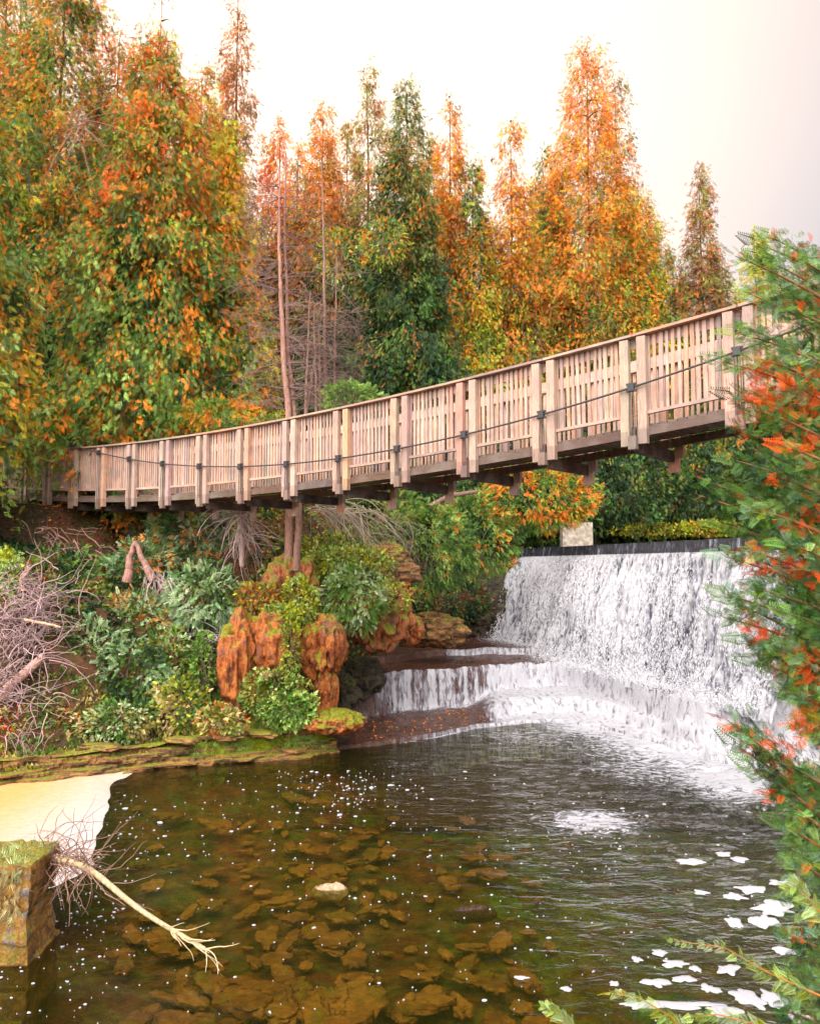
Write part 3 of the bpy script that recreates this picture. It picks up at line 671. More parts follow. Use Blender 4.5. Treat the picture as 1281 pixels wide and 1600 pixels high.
# front row, left
cedar(-70, -260, 20.5, 130, 'dense orange and green cedar at the left edge overhanging the end of the footbridge', dict(dark=.12, green=.22, mid=.14, lt=.10, yg=.1, yellow=.1, orange=.24), 101, OG, base=.9, ncl=3400, size=.23, hang=1.2)
cedar(105, -150, 27.5, 125, 'tall green and orange cedar second from the left edge', GO, 102, OG, base=1.2, ncl=4200, hang=.9)
cedar(250, 60, 25.5, 150, 'broad drooping green cedar with bright orange tufts above the left span of the footbridge', dict(dark=.16, green=.28, mid=.22, lt=.12, yg=.04, orange=.18), 103, dict(green=.2, yg=.15, olive=.2, rust=.15, orange=.2, red=.1), base=1.0, ncl=6000, size=.235, hang=1.3, nsp=10)
cedar(355, 195, 27, 75, 'yellow green cedar with a golden top left of the bare trunks', dict(green=.25, mid=.2, yg=.2, yellow=.1, orange=.25), 104, dict(yg=.4, yellow=.3, orange=.3), base=1.0, ncl=3000, size=.24, hang=1.2)
cedar(372, -55, 33, 62, 'thin see-through brown topped cedar against the white sky left of centre', dict(dark=.3, olive=.3, rust=.4), 105, dict(brown=.5, rust=.5), ncl=2300, airy=.45)
cedar(255, -40, 36, 60, 'thin bare topped cedar close to the sun glow', dict(olive=.5, rust=.3, orange=.2), 106, dict(rust=.6, brown=.4), ncl=1300, airy=.75)
cedar(40, -200, 34, 110, 'dark cedar behind the second cedar from the left', OG, 107, ncl=2500)
cedar(185, 40, 29.5, 95, 'reddish green cedar between the second cedar and the broad drooping one', GO, 131, dict(olive=.3, orange=.3, rust=.3, green=.1), base=1.2, ncl=3200, hang=.9)
cedar(320, 105, 30.5, 80, 'olive and rust cedar right of the broad drooping one', dict(green=.3, olive=.3, orange=.2, dark=.2), 132, dict(olive=.3, yg=.2, rust=.3, orange=.2), base=1.2, ncl=3000, hang=.9)
cedar(20, -120, 30, 110, 'dark green and orange cedar filling the top left corner', GO, 133, dict(green=.3, olive=.3, orange=.3, rust=.1), base=1.2, ncl=3000, hang=.9)
# middle row
cedar(468, 235, 37, 62, 'dull olive cedar low behind the leafless cedars', dict(dark=.4, olive=.4, brown=.2), 134, dict(olive=.4, rust=.3, orange=.3), ncl=2200)
cedar(545, 195, 37, 66, 'olive and orange cedar between the orange tipped and the twin tipped ones', dict(dark=.4, olive=.4, rust=.2), 135, dict(olive=.4, rust=.3, orange=.3), ncl=2400)
cedar(670, 220, 37, 62, 'dark olive cedar tucked between the large dark cedar and the amber spire', DK, 136, dict(olive=.5, rust=.3, green=.2), ncl=2400)
cedar(850, 235, 37, 60, 'green gold cedar partly hidden by the tallest orange cedar on its left', OG, 137, OG, ncl=2200)
cedar(435, 190, 35, 60, 'slim cedar with a vivid orange tip behind the bare trunks', dict(dark=.3, olive=.3, brown=.2, green=.2), 108, dict(orange=.6, red=.2, yellow=.2), ncl=2000)
cedar(505, 165, 34, 75, 'orange tipped cedar just right of the bare trunks', dict(dark=.35, green=.25, olive=.2, rust=.1, orange=.1), 109, dict(orange=.5, olive=.2, rust=.3), ncl=3000, airy=.2)
cedar(578, 108, 33, 60, 'narrow cedar with a wispy twin tip, centre left of the skyline', DK, 110, dict(olive=.5, brown=.3, rust=.2), ncl=2800, airy=.45)
cedar(635, 128, 31.5, 85, 'large dark green cedar in the centre with an olive top', DK, 111, dict(olive=.4, dark=.3, rust=.1, green=.2), ncl=4800)
cedar(702, 142, 34, 52, 'slender amber cedar spire right of the large dark cedar', dict(olive=.3, rust=.2, orange=.2, yg=.15, dark=.15), 112, dict(orange=.4, yellow=.2, rust=.3, brown=.1), ncl=2300, airy=.35)
cedar(740, 260, 33, 55, 'shorter golden green cedar between the amber spire and the wispy grey tip', YG, 113, OG, ncl=2300)
cedar(797, 188, 34, 72, 'golden cedar with a thin greyish tip left of the tallest orange cedar', OG, 114, dict(brown=.3, orange=.3, yellow=.2, rust=.2), ncl=3300, airy=.4)
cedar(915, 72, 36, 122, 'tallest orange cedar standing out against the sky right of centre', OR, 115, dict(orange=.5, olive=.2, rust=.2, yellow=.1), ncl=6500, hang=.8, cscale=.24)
cedar(958, 105, 38.5, 70, 'thin greyish brown cedar spire just behind the tallest orange cedar', BR, 116, dict(brown=.8, olive=.2), ncl=2300, airy=.5)
cedar(1000, 300, 36.5, 78, 'yellow green cedar on the right shoulder of the tallest orange cedar', YG, 117, dict(yellow=.3, yg=.4, orange=.2, olive=.1), ncl=3300)
cedar(1092, 265, 35, 58, 'isolated dark cedar with a ragged brown tip near the right end of the skyline', dict(dark=.2, olive=.4, green=.2, rust=.2), 118, dict(brown=.6, rust=.2, olive=.2), ncl=2600, airy=.3)
cedar(1180, 365, 36, 75, 'low bright yellow green cedar at the right end of the skyline', YG, 119, dict(yg=.7, yellow=.2, mid=.1), ncl=2600)
cedar(1040, 395, 36, 65, 'short olive cedar between the yellow green cedar and the dark ragged one', dict(olive=.4, green=.2, yg=.2, orange=.1, dark=.1), 120, ncl=2300)
cedar(1250, 420, 36, 90, 'dull green cedar at the right edge behind the foreground branches', DK, 121, ncl=2000)
cedar(855, 300, 36, 75, 'orange green cedar filling the gap left of the tallest orange cedar', OG, 122, ncl=2800)
cedar(745, 500, 33.0, 50, 'small lime green cedar with orange tufts just above the middle of the bridge rail', dict(green=.2, lt=.15, yg=.3, yellow=.1, orange=.25), 123, base=2.0, ncl=1500, prof=lambda u: np.sin(np.clip(u, 0, 1) * pi) ** .5)

# ------------------------------------------------------------------ far wood: one mass that closes the view between the trunks
m = M(); r = np.random.default_rng(55); n = 42000
fx_ = r.uniform(-34, 34, n); fy = r.uniform(37, 50, n); hz = ground_h(fx_, fy) + r.random(n) ** .8 * (np.interp(fx_ / fy, [-.6, -.25, -.17, -.12, .17, .30, .42], [19, 17, 14, 15, 13, 9, 6]) + 2.2 * np.sin(fx_ * 1.1) + 1.5 * np.sin(fx_ * 2.7 + 1)) * (.8 + .4 * fbm(np.stack([fx_ * .7, fy * 0, fx_ * 0], -1), 3, 91)); P = np.stack([fx_, fy, hz], -1)
sprays(m, T_FAR, P, np.stack([r.normal(0, 1, n), -np.ones(n) * .6, -r.random(n)], -1), r.uniform(.5, 1.1, n), colour(P, dict(dark=.4, green=.2, olive=.25, rust=.15), r, 1, 3), r)
wood = m.build('far_wood', LEAF); tag(wood, 'dark dense wood behind the first rows of cedars', 'wood', kind='stuff')

# ------------------------------------------------------------------ shrubs on the bank
def shrub(px, py, rx, ry, D, wts, seed, label, name='shrub', tpl=T_MID, size=.175, dens=1.7, group='shrubs and low cedar boughs on the banks', flat=.6, hang=.5, depth=.6, grp=True, stems=True, cat='shrub', cscale=.35):
    r = np.random.default_rng(seed); c = PY(px, py, D); a, b = rx / F * D, ry / F * D; d_ = max(a, b) * depth
    n = int(dens * 400 * (a * b + a * d_ + .35))
    v = unit(r.normal(0, 1, (n, 3))); v[:, 1] = -np.abs(v[:, 1]) * .9 + .15 * r.random(n); lump = .72 + .6 * fbm(v * 1.7 + seed, 3, seed)
    rad = (.45 + .55 * r.random(n) ** .35) * lump
    P = v * rad[:, None] * np.array([a, d_, b])
    X = v * .8 + r.normal(0, .4, (n, 3)); X[:, 2] += .25 - hang * r.random(n)
    loc = np.array([c[0], c[1], c[2] - b * .8])
    P = P + c
    m = M(); cl = colour(P, wts, r, cscale, seed)
    sprays(m, tpl, P, X, size * r.uniform(.55, 1.25, n), cl, r, flat)
    e = empty(name, loc, label, cat, group)
    m.build('foliage', LEAF, e)
    if stems:
        t = M()
        for i in range(14):
            w_ = unit(r.normal(0, 1, 3)); w_[1] = -abs(w_[1]); end = c + w_ * np.array([a, d_, b]) * .8
            st = np.array([c[0] + r.normal(0, .1), c[1] + d_ * .2, c[2] - b * .5]); md = (st + end) / 2 + np.array([0, 0, .12])
            s = np.linspace(0, 1, 6)[:, None]; t.tube((1 - s) ** 2 * st + 2 * s * (1 - s) * md + s * s * end, np.linspace(.022, .005, 6), 5, (.25, .17, .14))
        t.build('stem', TWIG, e)
    return e
BL = dict(dark=.12, green=.22, blue=.38, pale=.28); BO = dict(dark=.14, green=.3, blue=.3, pale=.14, orange=.12)
shrub(100, 915, 55, 60, 20.3, dict(dark=.3, green=.45, mid=.15, olive=.1), 201, 'rounded dark green cedar bush at the top of the left bank')
shrub(300, 830, 70, 55, 22.0, BO, 202, 'cedar bush with a few orange tufts right under the left span of the footbridge')
shrub(320, 935, 62, 52, 19.6, BL, 203, 'pale blue green cedar bough hanging over the dark hollow left of the orange rock', hang=.9, dens=2.2)
shrub(232, 880, 48, 40, 20.8, BO, 204, 'small cedar bush beneath the snapped forked stump')
shrub(215, 965, 60, 42, 19.6, dict(green=.3, blue=.3, pale=.2, orange=.12, straw=.08), 205, 'cedar bush with reddish dead tufts in the middle of the left bank')
shrub(130, 1045, 78, 75, 18.6, BL, 206, 'largest blue green cedar bush low on the left bank', dens=2.0, hang=.8)
shrub(205, 1060, 60, 60, 18.2, dict(dark=.3, green=.35, blue=.25, pale=.1), 207, 'darker cedar bush just right of the largest blue green one', hang=.8)
shrub(430, 1085, 58, 42, 18.0, dict(olive=.3, green=.3, lt=.2, straw=.2), 208, 'small-leaved olive shrub at the foot of the orange rock columns', tpl=T_ROUND, size=.10, dens=2.6)
shrub(452, 1110, 45, 30, 17.8, dict(lt=.4, mid=.3, green=.3), 209, 'fresh green low shrub in front of the olive one by the water', tpl=T_ROUND, size=.12, dens=2.2)
shrub(285, 1105, 50, 48, 17.7, dict(green=.3, olive=.3, yg=.2, straw=.2), 210, 'mossy mixed shrub above the brown ledge left of the grass', tpl=T_ROUND, size=.12, dens=2.2)
shrub(320, 1050, 22, 62, 18.4, dict(green=.5, mid=.3, dark=.2), 211, 'narrow hanging green shrub inside the dark hollow', tpl=T_ROUND, size=.12, dens=2.0)
shrub(75, 1125, 55, 38, 17.3, dict(green=.4, olive=.3, straw=.2, red=.05), 212, 'scrubby green plant at the bottom left of the bank', tpl=T_ROUND, size=.12, dens=2.0)
shrub(180, 1130, 60, 35, 17.2, dict(green=.35, pale=.25, olive=.2, straw=.2), 213, 'pale weedy shrub just above the layered ledge', tpl=T_ROUND, size=.12, dens=2.0)
shrub(15, 895, 22, 38, 18.6, dict(lt=.4, pale=.3, yg=.3), 214, 'yellow green sprig at the left edge over the root tangle', tpl=T_ROUND, size=.14)
shrub(555, 935, 50, 50, 19.7, dict(green=.35, mid=.25, pale=.3, dark=.1), 215, 'bright fern-like cedar bough draped over the overhanging bulge', hang=1.1, dens=2.3)
shrub(520, 880, 70, 45, 21.0, dict(olive=.3, yg=.25, green=.3, mid=.15), 216, 'mossy olive shrub on top of the bank right of the twin trunks', tpl=T_ROUND, size=.13, dens=1.8)
shrub(468, 935, 30, 32, 19.3, dict(yg=.7, lt=.3), 217, 'bright lime clump between the two orange rock heads', tpl=T_ROUND, size=.10, dens=2.5)
shrub(665, 860, 85, 72, 24.0, dict(dark=.12, green=.4, mid=.25, lt=.2, orange=.03), 218, 'big green cedar bough sweeping down under the middle of the footbridge', hang=1.0, dens=2.0)
shrub(745, 830, 70, 70, 25.5, dict(dark=.15, green=.4, mid=.2, lt=.17, orange=.08), 219, 'green cedar bough right of the big sweeping one', hang=1.0, dens=2.0)
shrub(842, 775, 92, 60, 26.0, dict(green=.25, mid=.15, olive=.1, yg=.12, orange=.28, red=.06), 220, 'orange and green cedar bough hanging beneath the footbridge above the weir', hang=1.2, dens=1.8, size=.19)
shrub(690, 940, 75, 35, 28.0, dict(dark=.5, green=.3, brown=.2), 221, 'dark ivy covered scrub on the rock face left of the waterfall', tpl=T_ROUND, size=.16, dens=1.6)
shrub(580, 800, 90, 40, 23.5, dict(green=.3, olive=.35, mid=.2, dark=.15), 222, 'thin olive cedar boughs behind the bare drooping twigs', dens=.9)
shrub(985, 760, 70, 60, 33.5, dict(dark=.35, green=.3, olive=.25, brown=.1), 223, 'dark shrub beyond the weir below the right half of the footbridge', dens=.9)
shrub(1080, 760, 70, 65, 34.0, dict(dark=.5, green=.25, brown=.15, olive=.1), 224, 'darkest shrub beyond the weir near the foreground tree', dens=.9)
shrub(960, 800, 50, 24, 34.5, dict(dark=.4, green=.4, lt=.2), 225, 'small green shrub directly behind the pale stone block', dens=.9)
shrub(1030, 829, 80, 9, 33.4, dict(dark=.2, yellow=.12, yg=.28, olive=.4), 226, 'low strip of yellow bushes on the far side of the weir crest', tpl=T_ROUND, size=.17, dens=2.2, stems=False, depth=.3)
shrub(1110, 826, 60, 11, 33.2, dict(yg=.4, olive=.4, yellow=.2), 227, 'low yellow green bush strip running behind the foreground tree', tpl=T_ROUND, size=.17, dens=2.2, stems=False, depth=.3)
shrub(340, 655, 75, 28, 22.5, dict(green=.3, mid=.2, yg=.2, orange=.3), 228, 'leafy orange and green bough touching the left bridge rail', hang=.9)
shrub(548, 625, 45, 25, 19.5, dict(green=.5, lt=.2, mid=.3), 229, 'small green bough lying along the rail right of the bare trunks', hang=.7)
shrub(600, 380, 40, 40, 29.5, dict(green=.25, lt=.2, yg=.3, orange=.25), 230, 'bright lime bough with orange tufts beside the bare twigs', hang=.9, dens=.9, depth=.5)
shrub(530, 400, 45, 45, 29.0, dict(green=.4, lt=.3, yg=.2, orange=.1), 231, 'light green bough hanging on the right of the thin bare trunks', hang=.9, dens=.8, depth=.5)

shrub(456, 1015, 16, 62, 18.4, dict(yg=.4, green=.3, olive=.3), 240, 'strip of moss and small leaves in the cleft between the orange columns', tpl=T_ROUND, size=.09, dens=3)
shrub(405, 930, 40, 22, 19.2, dict(olive=.3, rust=.3, yg=.2, brown=.2), 241, 'rusty mossy plants on top of the orange columns', tpl=T_ROUND, size=.10, dens=2.2)
shrub(450, 960, 40, 18, 18.9, dict(yg=.4, olive=.3, lt=.3), 242, 'yellow green moss cushion just above the middle tufa column', tpl=T_ROUND, size=.09, dens=2.6)
shrub(545, 880, 75, 28, 20.4, dict(yg=.3, olive=.4, lt=.15, mid=.15), 243, 'mossy plants rounding the top of the overhanging bulge', tpl=T_ROUND, size=.11, dens=2.2)
shrub(610, 930, 34, 26, 20.0, dict(olive=.4, yg=.3, straw=.2, rust=.1), 244, 'thin yellowish plants trailing down the right of the bulge', tpl=T_ROUND, size=.09, dens=2.0)
shrub(345, 1125, 40, 26, 17.4, dict(olive=.3, straw=.3, lt=.2, rust=.2), 245, 'dry reddish weeds where the bright grass starts', tpl=T_ROUND, size=.11, dens=2.2)
shrub(260, 1030, 45, 50, 18.6, dict(green=.3, olive=.3, pale=.2, mid=.2), 246, 'leafy shrub left of the dark hollow', tpl=T_ROUND, size=.12, dens=1.8)
shrub(180, 905, 40, 35, 20.6, dict(green=.4, dark=.2, blue=.4), 247, 'small dark blue green bush left of the snapped forked stump')

# ------------------------------------------------------------------ tufa, rocks and ledges
CSV, CSF = cubesphere(40)
def rock(name, c, r, matr, label, cat='rock', seed=0, amp=.35, freq=1.6, rot=0, group=None, lump=None, csv=(CSV, CSF), flat=None):
    v = csv[0].copy(); P = v * np.array(r)
    n1 = fbm(v * freq + seed * 3.1, 4, seed); n2 = fbm(P * 5 + seed, 4, seed + 1)
    rad = 1 + amp * (n1 - .5) * 2; fl_ = 1 - 2 * np.abs(fbm(P * np.array([5.5, 5.5, .9]) + seed, 3, seed + 2) - .5) * 2; P = P * rad[:, None] + v * ((n2 - .5) * .30 * min(r) + (fl_ - .7) * .42 * min(r))[:, None]
    if flat is not None: P[:, 2] = np.clip(P[:, 2], -r[2] * flat, r[2] * flat) + (n2 - .5) * .03
    cs, sn = cos(rot), sin(rot); P[:, :2] = P[:, :2] @ np.array([[cs, sn], [-sn, cs]])
    m = M(); m.add(P + np.array(c), csv[1]); o = m.build(name, matr, smooth=True)
    o.location = tuple(float(q) for q in c); vv = np.empty(len(P) * 3, np.float32); o.data.vertices.foreach_set('co', P.astype(np.float32).ravel()); o.data.update()
    return tag(o, label, cat, group)
def rk(px, py, rx, ry, D, dr=1.0, **kw):
    c = PY(px, py, D); return rock(kw.pop('name', 'tufa_rock'), c, (rx / F * D, max(rx, ry) / F * D * dr * .8, ry / F * D), kw.pop('matr', TUFA), kw.pop('label'), **kw)
rk(372, 1045, 30, 95, 18.6, .5, label='tall rust orange tufa column on the left of the mossy cleft', seed=1, amp=.25)
rk(425, 1005, 46, 55, 18.9, .8, label='broad purple and orange tufa column in the middle of the outcrop', seed=2, amp=.22)
rk(503, 1012, 37, 50, 19.0, .9, label='smooth rounded orange tufa head overhanging the ledge', seed=3, amp=.2, freq=1.1)
rk(508, 1085, 20, 40, 18.9, .8, label='narrow orange tufa foot beneath the rounded head', seed=4, amp=.25)
rk(455, 915, 42, 48, 19.8, .8, matr=TUFAB, label='brown and orange tufa knob carrying the twin trunks', seed=5, amp=.3)
rk(400, 955, 50, 42, 19.9, .8, matr=TUFAB, label='orange red earthy tufa hump behind the columns', seed=6, amp=.35)
rk(590, 960, 52, 52, 20.8, .8, matr=TUFAB, label='big overhanging brown bulge with a dark underside beside the stream', seed=7, amp=.28)
rk(640, 985, 24, 22, 21.5, .8, label='small orange nose at the right end of the overhanging bulge', seed=8, amp=.2)
rk(520, 1128, 48, 17, 18.1, 1.2, label='low yellow orange mossy slab at the water edge under the tufa', seed=9, amp=.2)
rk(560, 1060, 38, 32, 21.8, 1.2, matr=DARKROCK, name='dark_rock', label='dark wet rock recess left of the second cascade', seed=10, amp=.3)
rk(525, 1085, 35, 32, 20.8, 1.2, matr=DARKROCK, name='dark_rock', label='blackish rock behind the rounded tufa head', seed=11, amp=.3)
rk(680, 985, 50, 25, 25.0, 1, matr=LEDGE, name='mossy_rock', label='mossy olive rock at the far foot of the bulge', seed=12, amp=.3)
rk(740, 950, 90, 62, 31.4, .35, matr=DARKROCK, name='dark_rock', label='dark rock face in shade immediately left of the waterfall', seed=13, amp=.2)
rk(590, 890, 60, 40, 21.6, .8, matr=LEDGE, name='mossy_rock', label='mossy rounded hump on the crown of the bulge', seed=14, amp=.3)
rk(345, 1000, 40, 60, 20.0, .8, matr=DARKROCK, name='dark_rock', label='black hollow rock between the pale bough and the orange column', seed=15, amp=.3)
# layered ledge at the waterline on the left
sh = np.array([(-12.5, 12.75), (-8, 15.25), (-5.3, 16.75), (-4.1, 17.25), (-2.6, 17.85), (-1.7, 18.35)])
rl = np.random.default_rng(8)
sp_ = np.linspace(0, len(sh) - 1, 900); SX = np.interp(sp_, range(len(sh)), sh[:, 0]); SY = np.interp(sp_, range(len(sh)), sh[:, 1])
tn = unit(np.stack([np.gradient(SX), np.gradient(SY)], -1)); no = np.stack([tn[:, 1], -tn[:, 0]], -1)
rows, zz_ = [], [-.5, -.1, 0, .035, .045, .09, .10, .16, .17, .215, .225, .29, .30, .36, .37, .44, .45]
lay = [0, 0, 0, 0, 1, 1, 2, 2, 3, 3, 4, 4, 5, 5, 6, 6, 6]
for z_, ly in zip(zz_, lay):
    u3 = np.stack([SX * 1.6, SX * 0 + ly * 7.7, SX * 0], -1); of2 = (fbm(u3, 4, 91) - .5) * .55 + (np.round(fbm(u3 * 1.7, 2, 95) * 6) / 6 - .5) * .30 + .22 - .09 * ly
    rows.append(np.stack([SX + no[:, 0] * of2, SY + no[:, 1] * of2, z_ + .02 * (fbm(np.stack([SX * 3, SX * 0 + z_ * 9, SX * 0], -1), 3, 92) - .5)], -1))
for q_ in np.linspace(.2, 1.8, 14):
    rows.append(np.stack([SX - no[:, 0] * q_, SY - no[:, 1] * q_, .45 - .10 * q_ + .14 * (fbm(np.stack([SX * 3, SX * 0 + q_ * 3, SX * 0], -1), 4, 93) - .5)], -1))
q = M(); q.add(*gridmesh(np.array(rows))); tag(q.build('rock_ledge', LEDGE), kind='structure')
LW = ['broken brown slab lying on the ledge nearest the left edge', 'small flat slab on the ledge above the beige foam', 'thin mossy slab leaning on the left ledge under the pale weedy shrub', 'flat brown slab on the ledge below the largest blue green bush', 'tilted slab at the water edge where the foam ends', 'short slab beside the bright grass']
for i, l_ in enumerate(LW):
    k_ = int([60, 300, 430, 540, 640, 760][i]); q_ = np.array([SX[k_], SY[k_]]) - no[k_] * rl.uniform(.1, .5)
    rock('ledge_slab', (q_[0], q_[1], .46 + rl.normal(0, .03)), (.30 + rl.random() * .3, .22, .09), LEDGE, l_, 'rock slab', seed=300 + i, amp=.45, freq=2.6, rot=-math.atan2(tn[k_, 1], tn[k_, 0]) + rl.normal(0, .3), csv=cubesphere(14), flat=.7)

# stones on the pool bed
STV = [cubesphere(10) for _ in range(1)][0]; protos = []
rs = np.random.default_rng(12)
for i in range(7):
    o = rock('bed_stone', (0, 0, -5), (1, rs.uniform(.5, .8), .32), STONEBED, 'flat brown stone lying under water on the pool bed', 'stone', seed=400 + i, amp=.65, freq=2.1, csv=STV, flat=.4, group='flat brown stones on the pool bed'); protos.append(o)
cnt = 0
for i in range(1500):
    if cnt >= 290: break
    px, py = rs.uniform(180, 900), 1235 + 365 * rs.random() ** .8
    if rs.random() > math.exp(-((px - 480) / 230) ** 2) * .95 + .08: continue
    p = PZ(px, py, -.55); 
    if float(sdist(p[:1], p[1:2], WATER)[0]) > -.5: continue
    o = protos[cnt] if cnt < 7 else protos[cnt % 7].copy()
    if cnt >= 7: COL.objects.link(o)
    s = rs.uniform(.07, .25) * (1.35 if rs.random() < .15 else 1); g0 = gh(p[0], p[1])
    o.location = (p[0], p[1], g0 + .14 * s / .2); o.rotation_euler = (rs.normal(0, .12), rs.normal(0, .12), rs.random() * 6.28); o.scale = (s, s, s * rs.uniform(.8, 1.5)); cnt += 1
p = PZ(518, 1384, .03); rock('pool_stone', (p[0], p[1], -.06), (.26, .11, .12), rock_mat('pale_pool_stone', [(.3, (.25, .13, .08)), (.6, (.55, .38, .25))], 4, (.2, .1, .03), .1, .4), 'pale tan stone just breaking the surface in the middle of the pool', 'stone', seed=501, amp=.25, csv=cubesphere(16))
p = PZ(738, 1416, .03); rock('pool_stone', (p[0], p[1], -.07), (.30, .07, .11), rock_mat('dark_pool_stone', [(.3, (.02, .008, .008)), (.6, (.12, .05, .04))], 4, (.05, .03, .03), .1, .3), 'long dark red stone breaking the surface right of the pale one', 'stone', seed=502, amp=.2, rot=.15, csv=cubesphere(16))

# pale stone block by the weir
q = M(); a = PY(880, 858, 31.2); b = PY(927, 850, 31.2); zt = PY(925, 816, 31.2)[2]
q.box(((a[0] + b[0]) / 2, 31.6, (zt + 4.3) / 2), ((b[0] - a[0]) / 2, 0, 0), (0, .3, 0), (0, 0, (zt - 4.3) / 2), (.42, .36, .31))
tag(q.build('abutment_block', WALLSTONE), 'pale square stone block at the left end of the weir crest', 'stone block')
# dark stone retaining wall under the left end of the bridge
q = M(); a = PY(50, 800, 25.0); b = PY(345, 800, 23.6); d_ = unit((b - a) * np.array([1, 1, 0])); n_ = np.array([d_[1], -d_[0], 0]); ln = np.linalg.norm((b - a)[:2]); rw = np.random.default_rng(4)
z = 3.9
while z < 6.05:
    hh = rw.uniform(.12, .22); x = rw.uniform(-.3, 0)
    while x < ln:
        l = rw.uniform(.25, .6); q.box(a * np.array([1, 1, 0]) + d_ * (x + l / 2) + n_ * rw.normal(0, .02) + np.array([0, 0, z + hh / 2]), d_ * (l / 2 - .012), n_ * .22, Z3 * (hh / 2 - .01), np.array([.13, .11, .08]) * rw.uniform(.5, 1.3)); x += l
    z += hh
tag(q.build('retaining_wall', WALLSTONE), 'dark dry stone retaining wall under the left end of the footbridge', 'stone wall')
# moss covered masonry corner, bottom left
PBV, PBF = cubesphere(18); q = M(); rw = np.random.default_rng(14); zt = 1.0; z = -.9
pm = rock_mat('mossy_masonry', [(.3, (.04, .035, .04)), (.44, (.22, .11, .04)), (.54, (.42, .22, .04)), (.62, (.20, .18, .21)), (.75, (.1, .09, .08))], 4.5, (.28, .26, .03), .5)
while z < zt - .05:
    hh = min(rw.uniform(.22, .34), zt - z); x = -4.06
    while x > -7:
        l = rw.uniform(.3, .6); jx = rw.normal(0, .012)
        pv = np.sign(PBV) * np.abs(PBV) ** .38; pv = pv / np.max(np.abs(pv), axis=1, keepdims=True) ** .9
        cc = np.array([x - l / 2 + jx, 8.98 + rw.normal(0, .02), z + hh / 2]); PV = pv * np.array([l / 2 + .012, .36, hh / 2 + .012]) + cc
        PV = PV + PBV * ((fbm(PV * 4, 4, 77) - .5) * .20 + (fbm(PV * 12, 3, 78) - .5) * .05)[:, None]; q.add(PV, PBF); x -= l
    z += hh
pier = q.build('masonry_pier', pm, smooth=True); tag(pier, 'moss and rust stained masonry corner rising from the water at bottom left', 'masonry')

# ------------------------------------------------------------------ bare wood: roots, twigs, dead trunks
def curl(st, dr, ln, r, rng, n=10, wob=.35, grav=0.0, curlv=0.0):
    P = [np.array(st, float)]; d_ = unit(np.array(dr, float)); cv = rng.normal(0, curlv, 3)
    for i in range(n):
        d_ = unit(d_ + rng.normal(0, wob, 3) * .5 + cv + np.array([0, 0, -grav])); P.append(P[-1] + d_ * ln / n)
    return np.array(P), np.linspace(r, r * .3, n + 1)
def tangle(name, label, cat, boxes, n, col, seed, ln=(.5, 1.2), r=(.006, .016), wob=.5, grav=0, curlv=.2, dirs=None, group=None):
    rng = np.random.default_rng(seed); m = M()
    for i in range(n):
        px, py, rx, ry, D = boxes[i % len(boxes)]
        st = PY(px + rng.normal(0, rx * .5), py + rng.normal(0, ry * .5), D + rng.normal(0, .25)); dr = dirs[i % len(dirs)] if dirs else rng.normal(0, 1, 3)
        P, R = curl(st, np.array(dr) + rng.normal(0, .5, 3), rng.uniform(*ln), rng.uniform(*r), rng, 11, wob, grav, curlv)
        m.tube(P, R, 4, np.array(col) * rng.uniform(.55, 1.25))
    o = m.build(name, TWIG, smooth=True); return tag(o, label, cat, group)
tangle('root_tangle', 'large mass of pale purple bare roots and vines at the left edge of the bank', 'root tangle', [(25, 960, 40, 50, 17.6), (40, 1020, 45, 45, 17.3), (15, 1080, 30, 50, 16.9), (60, 950, 40, 50, 17.8)], 480, (.42, .29, .31), 601, (.5, 1.4), (.007, .016), .45, 0, .3)
tangle('root_tangle', 'thin loose roots dangling at the foot of the left bank', 'root tangle', [(25, 1150, 40, 50, 16.3), (60, 1130, 40, 40, 16.6)], 50, (.42, .30, .28), 602, (.4, .9), (.006, .014), .4, .12, .2)
tangle('root_tangle', 'whitish dead roots hanging right of the snapped forked stump', 'root tangle', [(262, 915, 22, 20, 19.6), (245, 900, 18, 15, 19.8)], 70, (.5, .36, .36), 603, (.4, 1.0), (.006, .014), .3, .2, .1, [(.3, -.3, -1)])
tangle('root_tangle', 'brown roots spreading over the bare soil under the bridge end', 'root tangle', [(70, 830, 50, 15, 22.0), (110, 850, 40, 18, 21.6), (140, 870, 22, 20, 21.3)], 60, (.42, .24, .2), 604, (.5, 1.5), (.008, .03), .35, .1, .1, [(1, -.3, -.3)])
tangle('root_tangle', 'grey twisted roots under the pale bough by the dark hollow', 'root tangle', [(290, 990, 30, 14, 19.2), (330, 1000, 20, 25, 19.0)], 50, (.36, .30, .30), 605, (.4, .9), (.006, .014), .4, .1, .25)
tangle('bare_twigs', 'fan of bare drooping grey twigs under the footbridge right of the twin trunks', 'bare branches', [(500, 790, 22, 14, 21.2), (520, 800, 25, 14, 21.2), (540, 790, 30, 10, 21.6)], 90, (.38, .30, .25), 606, (1.0, 2.6), (.006, .016), .16, .10, .04, [(1, -.1, .05), (1, -.1, -.3), (.6, -.1, -.6)])
tangle('bare_twigs', 'pale bare roots and twigs around the hanging stump left of the twin trunks', 'bare branches', [(378, 800, 10, 14, 20.0), (376, 830, 9, 20, 20.0)], 100, (.50, .38, .37), 607, (.6, 1.4), (.006, .016), .2, .10, .06, [(-1, -.1, -.1), (1, -.1, -.1), (.2, -.1, -1), (-.3, -.2, -1)])
tangle('bare_twigs', 'bare drooping twigs reaching right over the centre shrubs', 'bare branches', [(560, 850, 50, 20, 22.4), (600, 820, 50, 20, 22.8)], 80, (.28, .24, .18), 608, (.7, 1.8), (.005, .012), .2, .14, .05, [(1, -.1, -.3)])
